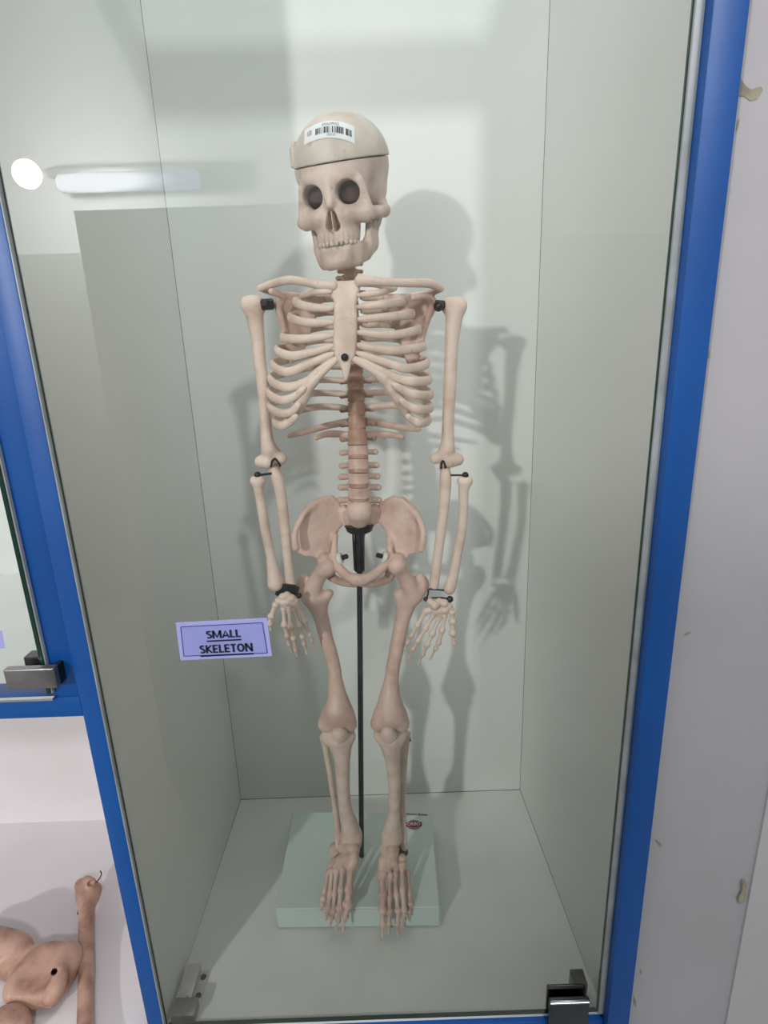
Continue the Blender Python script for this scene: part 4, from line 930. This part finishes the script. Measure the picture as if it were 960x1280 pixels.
# ================================================================== ROOM
def panel(name, pts, m, kind='structure', thick=(0, .01, 0)):
    o = quadbox(name, pts, thick, m, None); o['kind'] = kind; return o
YW = .440
wr = W(906, 1277, YW); wr0 = W(960, 960, YW)
xc = wr[0]
panel('wall_right', [(XRO - .0005, YW, -.9), (xc, YW, -.9), (xc, YW, 2.4), (XRO - .0005, YW, 2.4)], WALLM)
mb = MB(); mb.box(xc, .75, .4375, .46, -.9, 2.4, bev=.0012); o = mb.build('trim_1', WALL2, None, flat_angle=40); o['kind'] = 'structure'
# chipped paint patches (part of the wall)
def chip(px, py, pts, Y, nm='trim_2'):
    mb = MB(); vs = [W(px + x_, py + y_, Y) for x_, y_ in pts]; mb.add([(v[0], v[1], v[2]) for v in vs], [tuple(range(len(vs)))]); return mb
cm = MB()
for px, py, pts, Y in ((924, 100, [(2, -2), (9, 8), (15, 12), (27, 8), (30, 12), (22, 24), (14, 26), (6, 20), (-1, 20)], YW - .0004),
                       (922, 155, [(0, -4), (3, -8), (1, 6), (-2, 10)], YW - .0004),
                       (928, 1105, [(0, -4), (3, -6), (6, 2), (4, 10), (3, 22), (-2, 26), (-5, 18), (0, 8)], .4370),
                       (822, 1052, [(-4, -3), (2, 0), (6, 6), (3, 7)], YW - .0004), (858, 790, [(-3, 3), (6, -1), (5, 2), (-2, 5)], YW - .0004),
                       (800, 1215, [(0, -5), (2, -1), (2, 3), (0, 1)], YW - .0004), (792, 1250, [(0, -6), (3, 2), (3, 10), (0, 4)], YW - .0004), (886, 443, [(-1, -5), (1, -5), (1, 5), (-1, 5)], YW - .0004)):
    vs = [W(px + x_, py + y_, Y) for x_, y_ in pts]; cm.add([tuple(v) for v in vs], [tuple(range(len(vs)))])
o = cm.build('trim_2', CHIP, None, smooth=False); o['kind'] = 'structure'
# the room behind the camera (seen only as reflections in the glass)
panel('wall_back', [(-2.6, -2.6, -.9), (2.2, -2.6, -.9), (2.2, -2.6, 2.4), (-2.6, -2.6, 2.4)], mat('room_wall', srgb(206, 208, 206), .8), thick=(0, -.05, 0))
panel('floor', [(-2.6, -2.6, -.9), (2.2, -2.6, -.9), (2.2, .46, -.9), (-2.6, .46, -.9)], mat('room_floor', srgb(150, 150, 144), .6), thick=(0, 0, -.05))

panel('shadow_panel', [(-.87, -1.05, -.9), (.5, -1.05, -.9), (.5, -1.05, 1.043), (-.87, -1.05, 1.043)], mat('shadow_panel_paint', srgb(186, 188, 186), .8), thick=(0, -.05, 0))  # panel added behind the camera to cast a shadow on the right wall
panel('baseboard_back', [(-2.6, -2.58, -.9), (2.2, -2.58, -.9), (2.2, -2.58, 1.13), (-2.6, -2.58, 1.13)], mat('room_dado', srgb(150, 154, 150), .8), thick=(0, -.01, 0))
tl = thing('tube_light', (-1.1, -2.5, 1.42), 'bluish fluorescent tube mirrored in the glass beside the bright round lamp', 'light')
tm = bpy.data.materials.new('tube_glow'); tm.use_nodes = True; pb_ = tm.node_tree.nodes['Principled BSDF']
pb_.inputs['Emission Color'].default_value = (.28, .48, 1, 1); pb_.inputs['Emission Strength'].default_value = 1.5
MB().cyl((-1.55, -2.45, 1.43), (-.86, -2.45, 1.43), .045, bev=.01).build('tube', tm, tl)
MB().box(-1.6, -.82, -2.60, -2.44, 1.46, 1.50, bev=.004).build('fixture', SATIN, tl)

# ================================================================== LIGHT
def area(name, loc, target, size, power, col=(1, 1, 1), sy=None, shape='RECTANGLE'):
    l = bpy.data.lights.new(name, 'AREA'); l.shape = shape; l.size = size; l.size_y = sy or size; l.energy = power; l.color = col
    o = bpy.data.objects.new(name, l); C.objects.link(o); o.location = loc; o.rotation_euler = (Vector(target) - Vector(loc)).to_track_quat('-Z', 'Y').to_euler(); return o
tgt = Vector((-.02, .6, .6))
l = bpy.data.lights.new('lamp_key', 'POINT'); l.energy = 138; l.shadow_soft_size = .055; l.color = (1.0, .98, .97)
o = bpy.data.objects.new('lamp_key', l); C.objects.link(o); o.location = (-1.47, -2.0, 1.37)
area('lamp_ceiling', (.75, -1.75, 2.2), tgt, .16, 26, (.96, .98, 1.0), .16)
area('lamp_fill', (-.05, .35, 2.35), (0, .55, .3), 1.8, 18, (.97, .98, 1.0), 1.2)  # added fill that brightens the case interior, no real fixture
w = bpy.data.worlds.new('world'); scene.world = w; w.use_nodes = True
w.node_tree.nodes['Background'].inputs['Color'].default_value = (.86, .90, .92, 1); w.node_tree.nodes['Background'].inputs['Strength'].default_value = .54
scene.view_settings.view_transform = 'Standard'; scene.view_settings.look = 'None'; scene.view_settings.exposure = 0.0
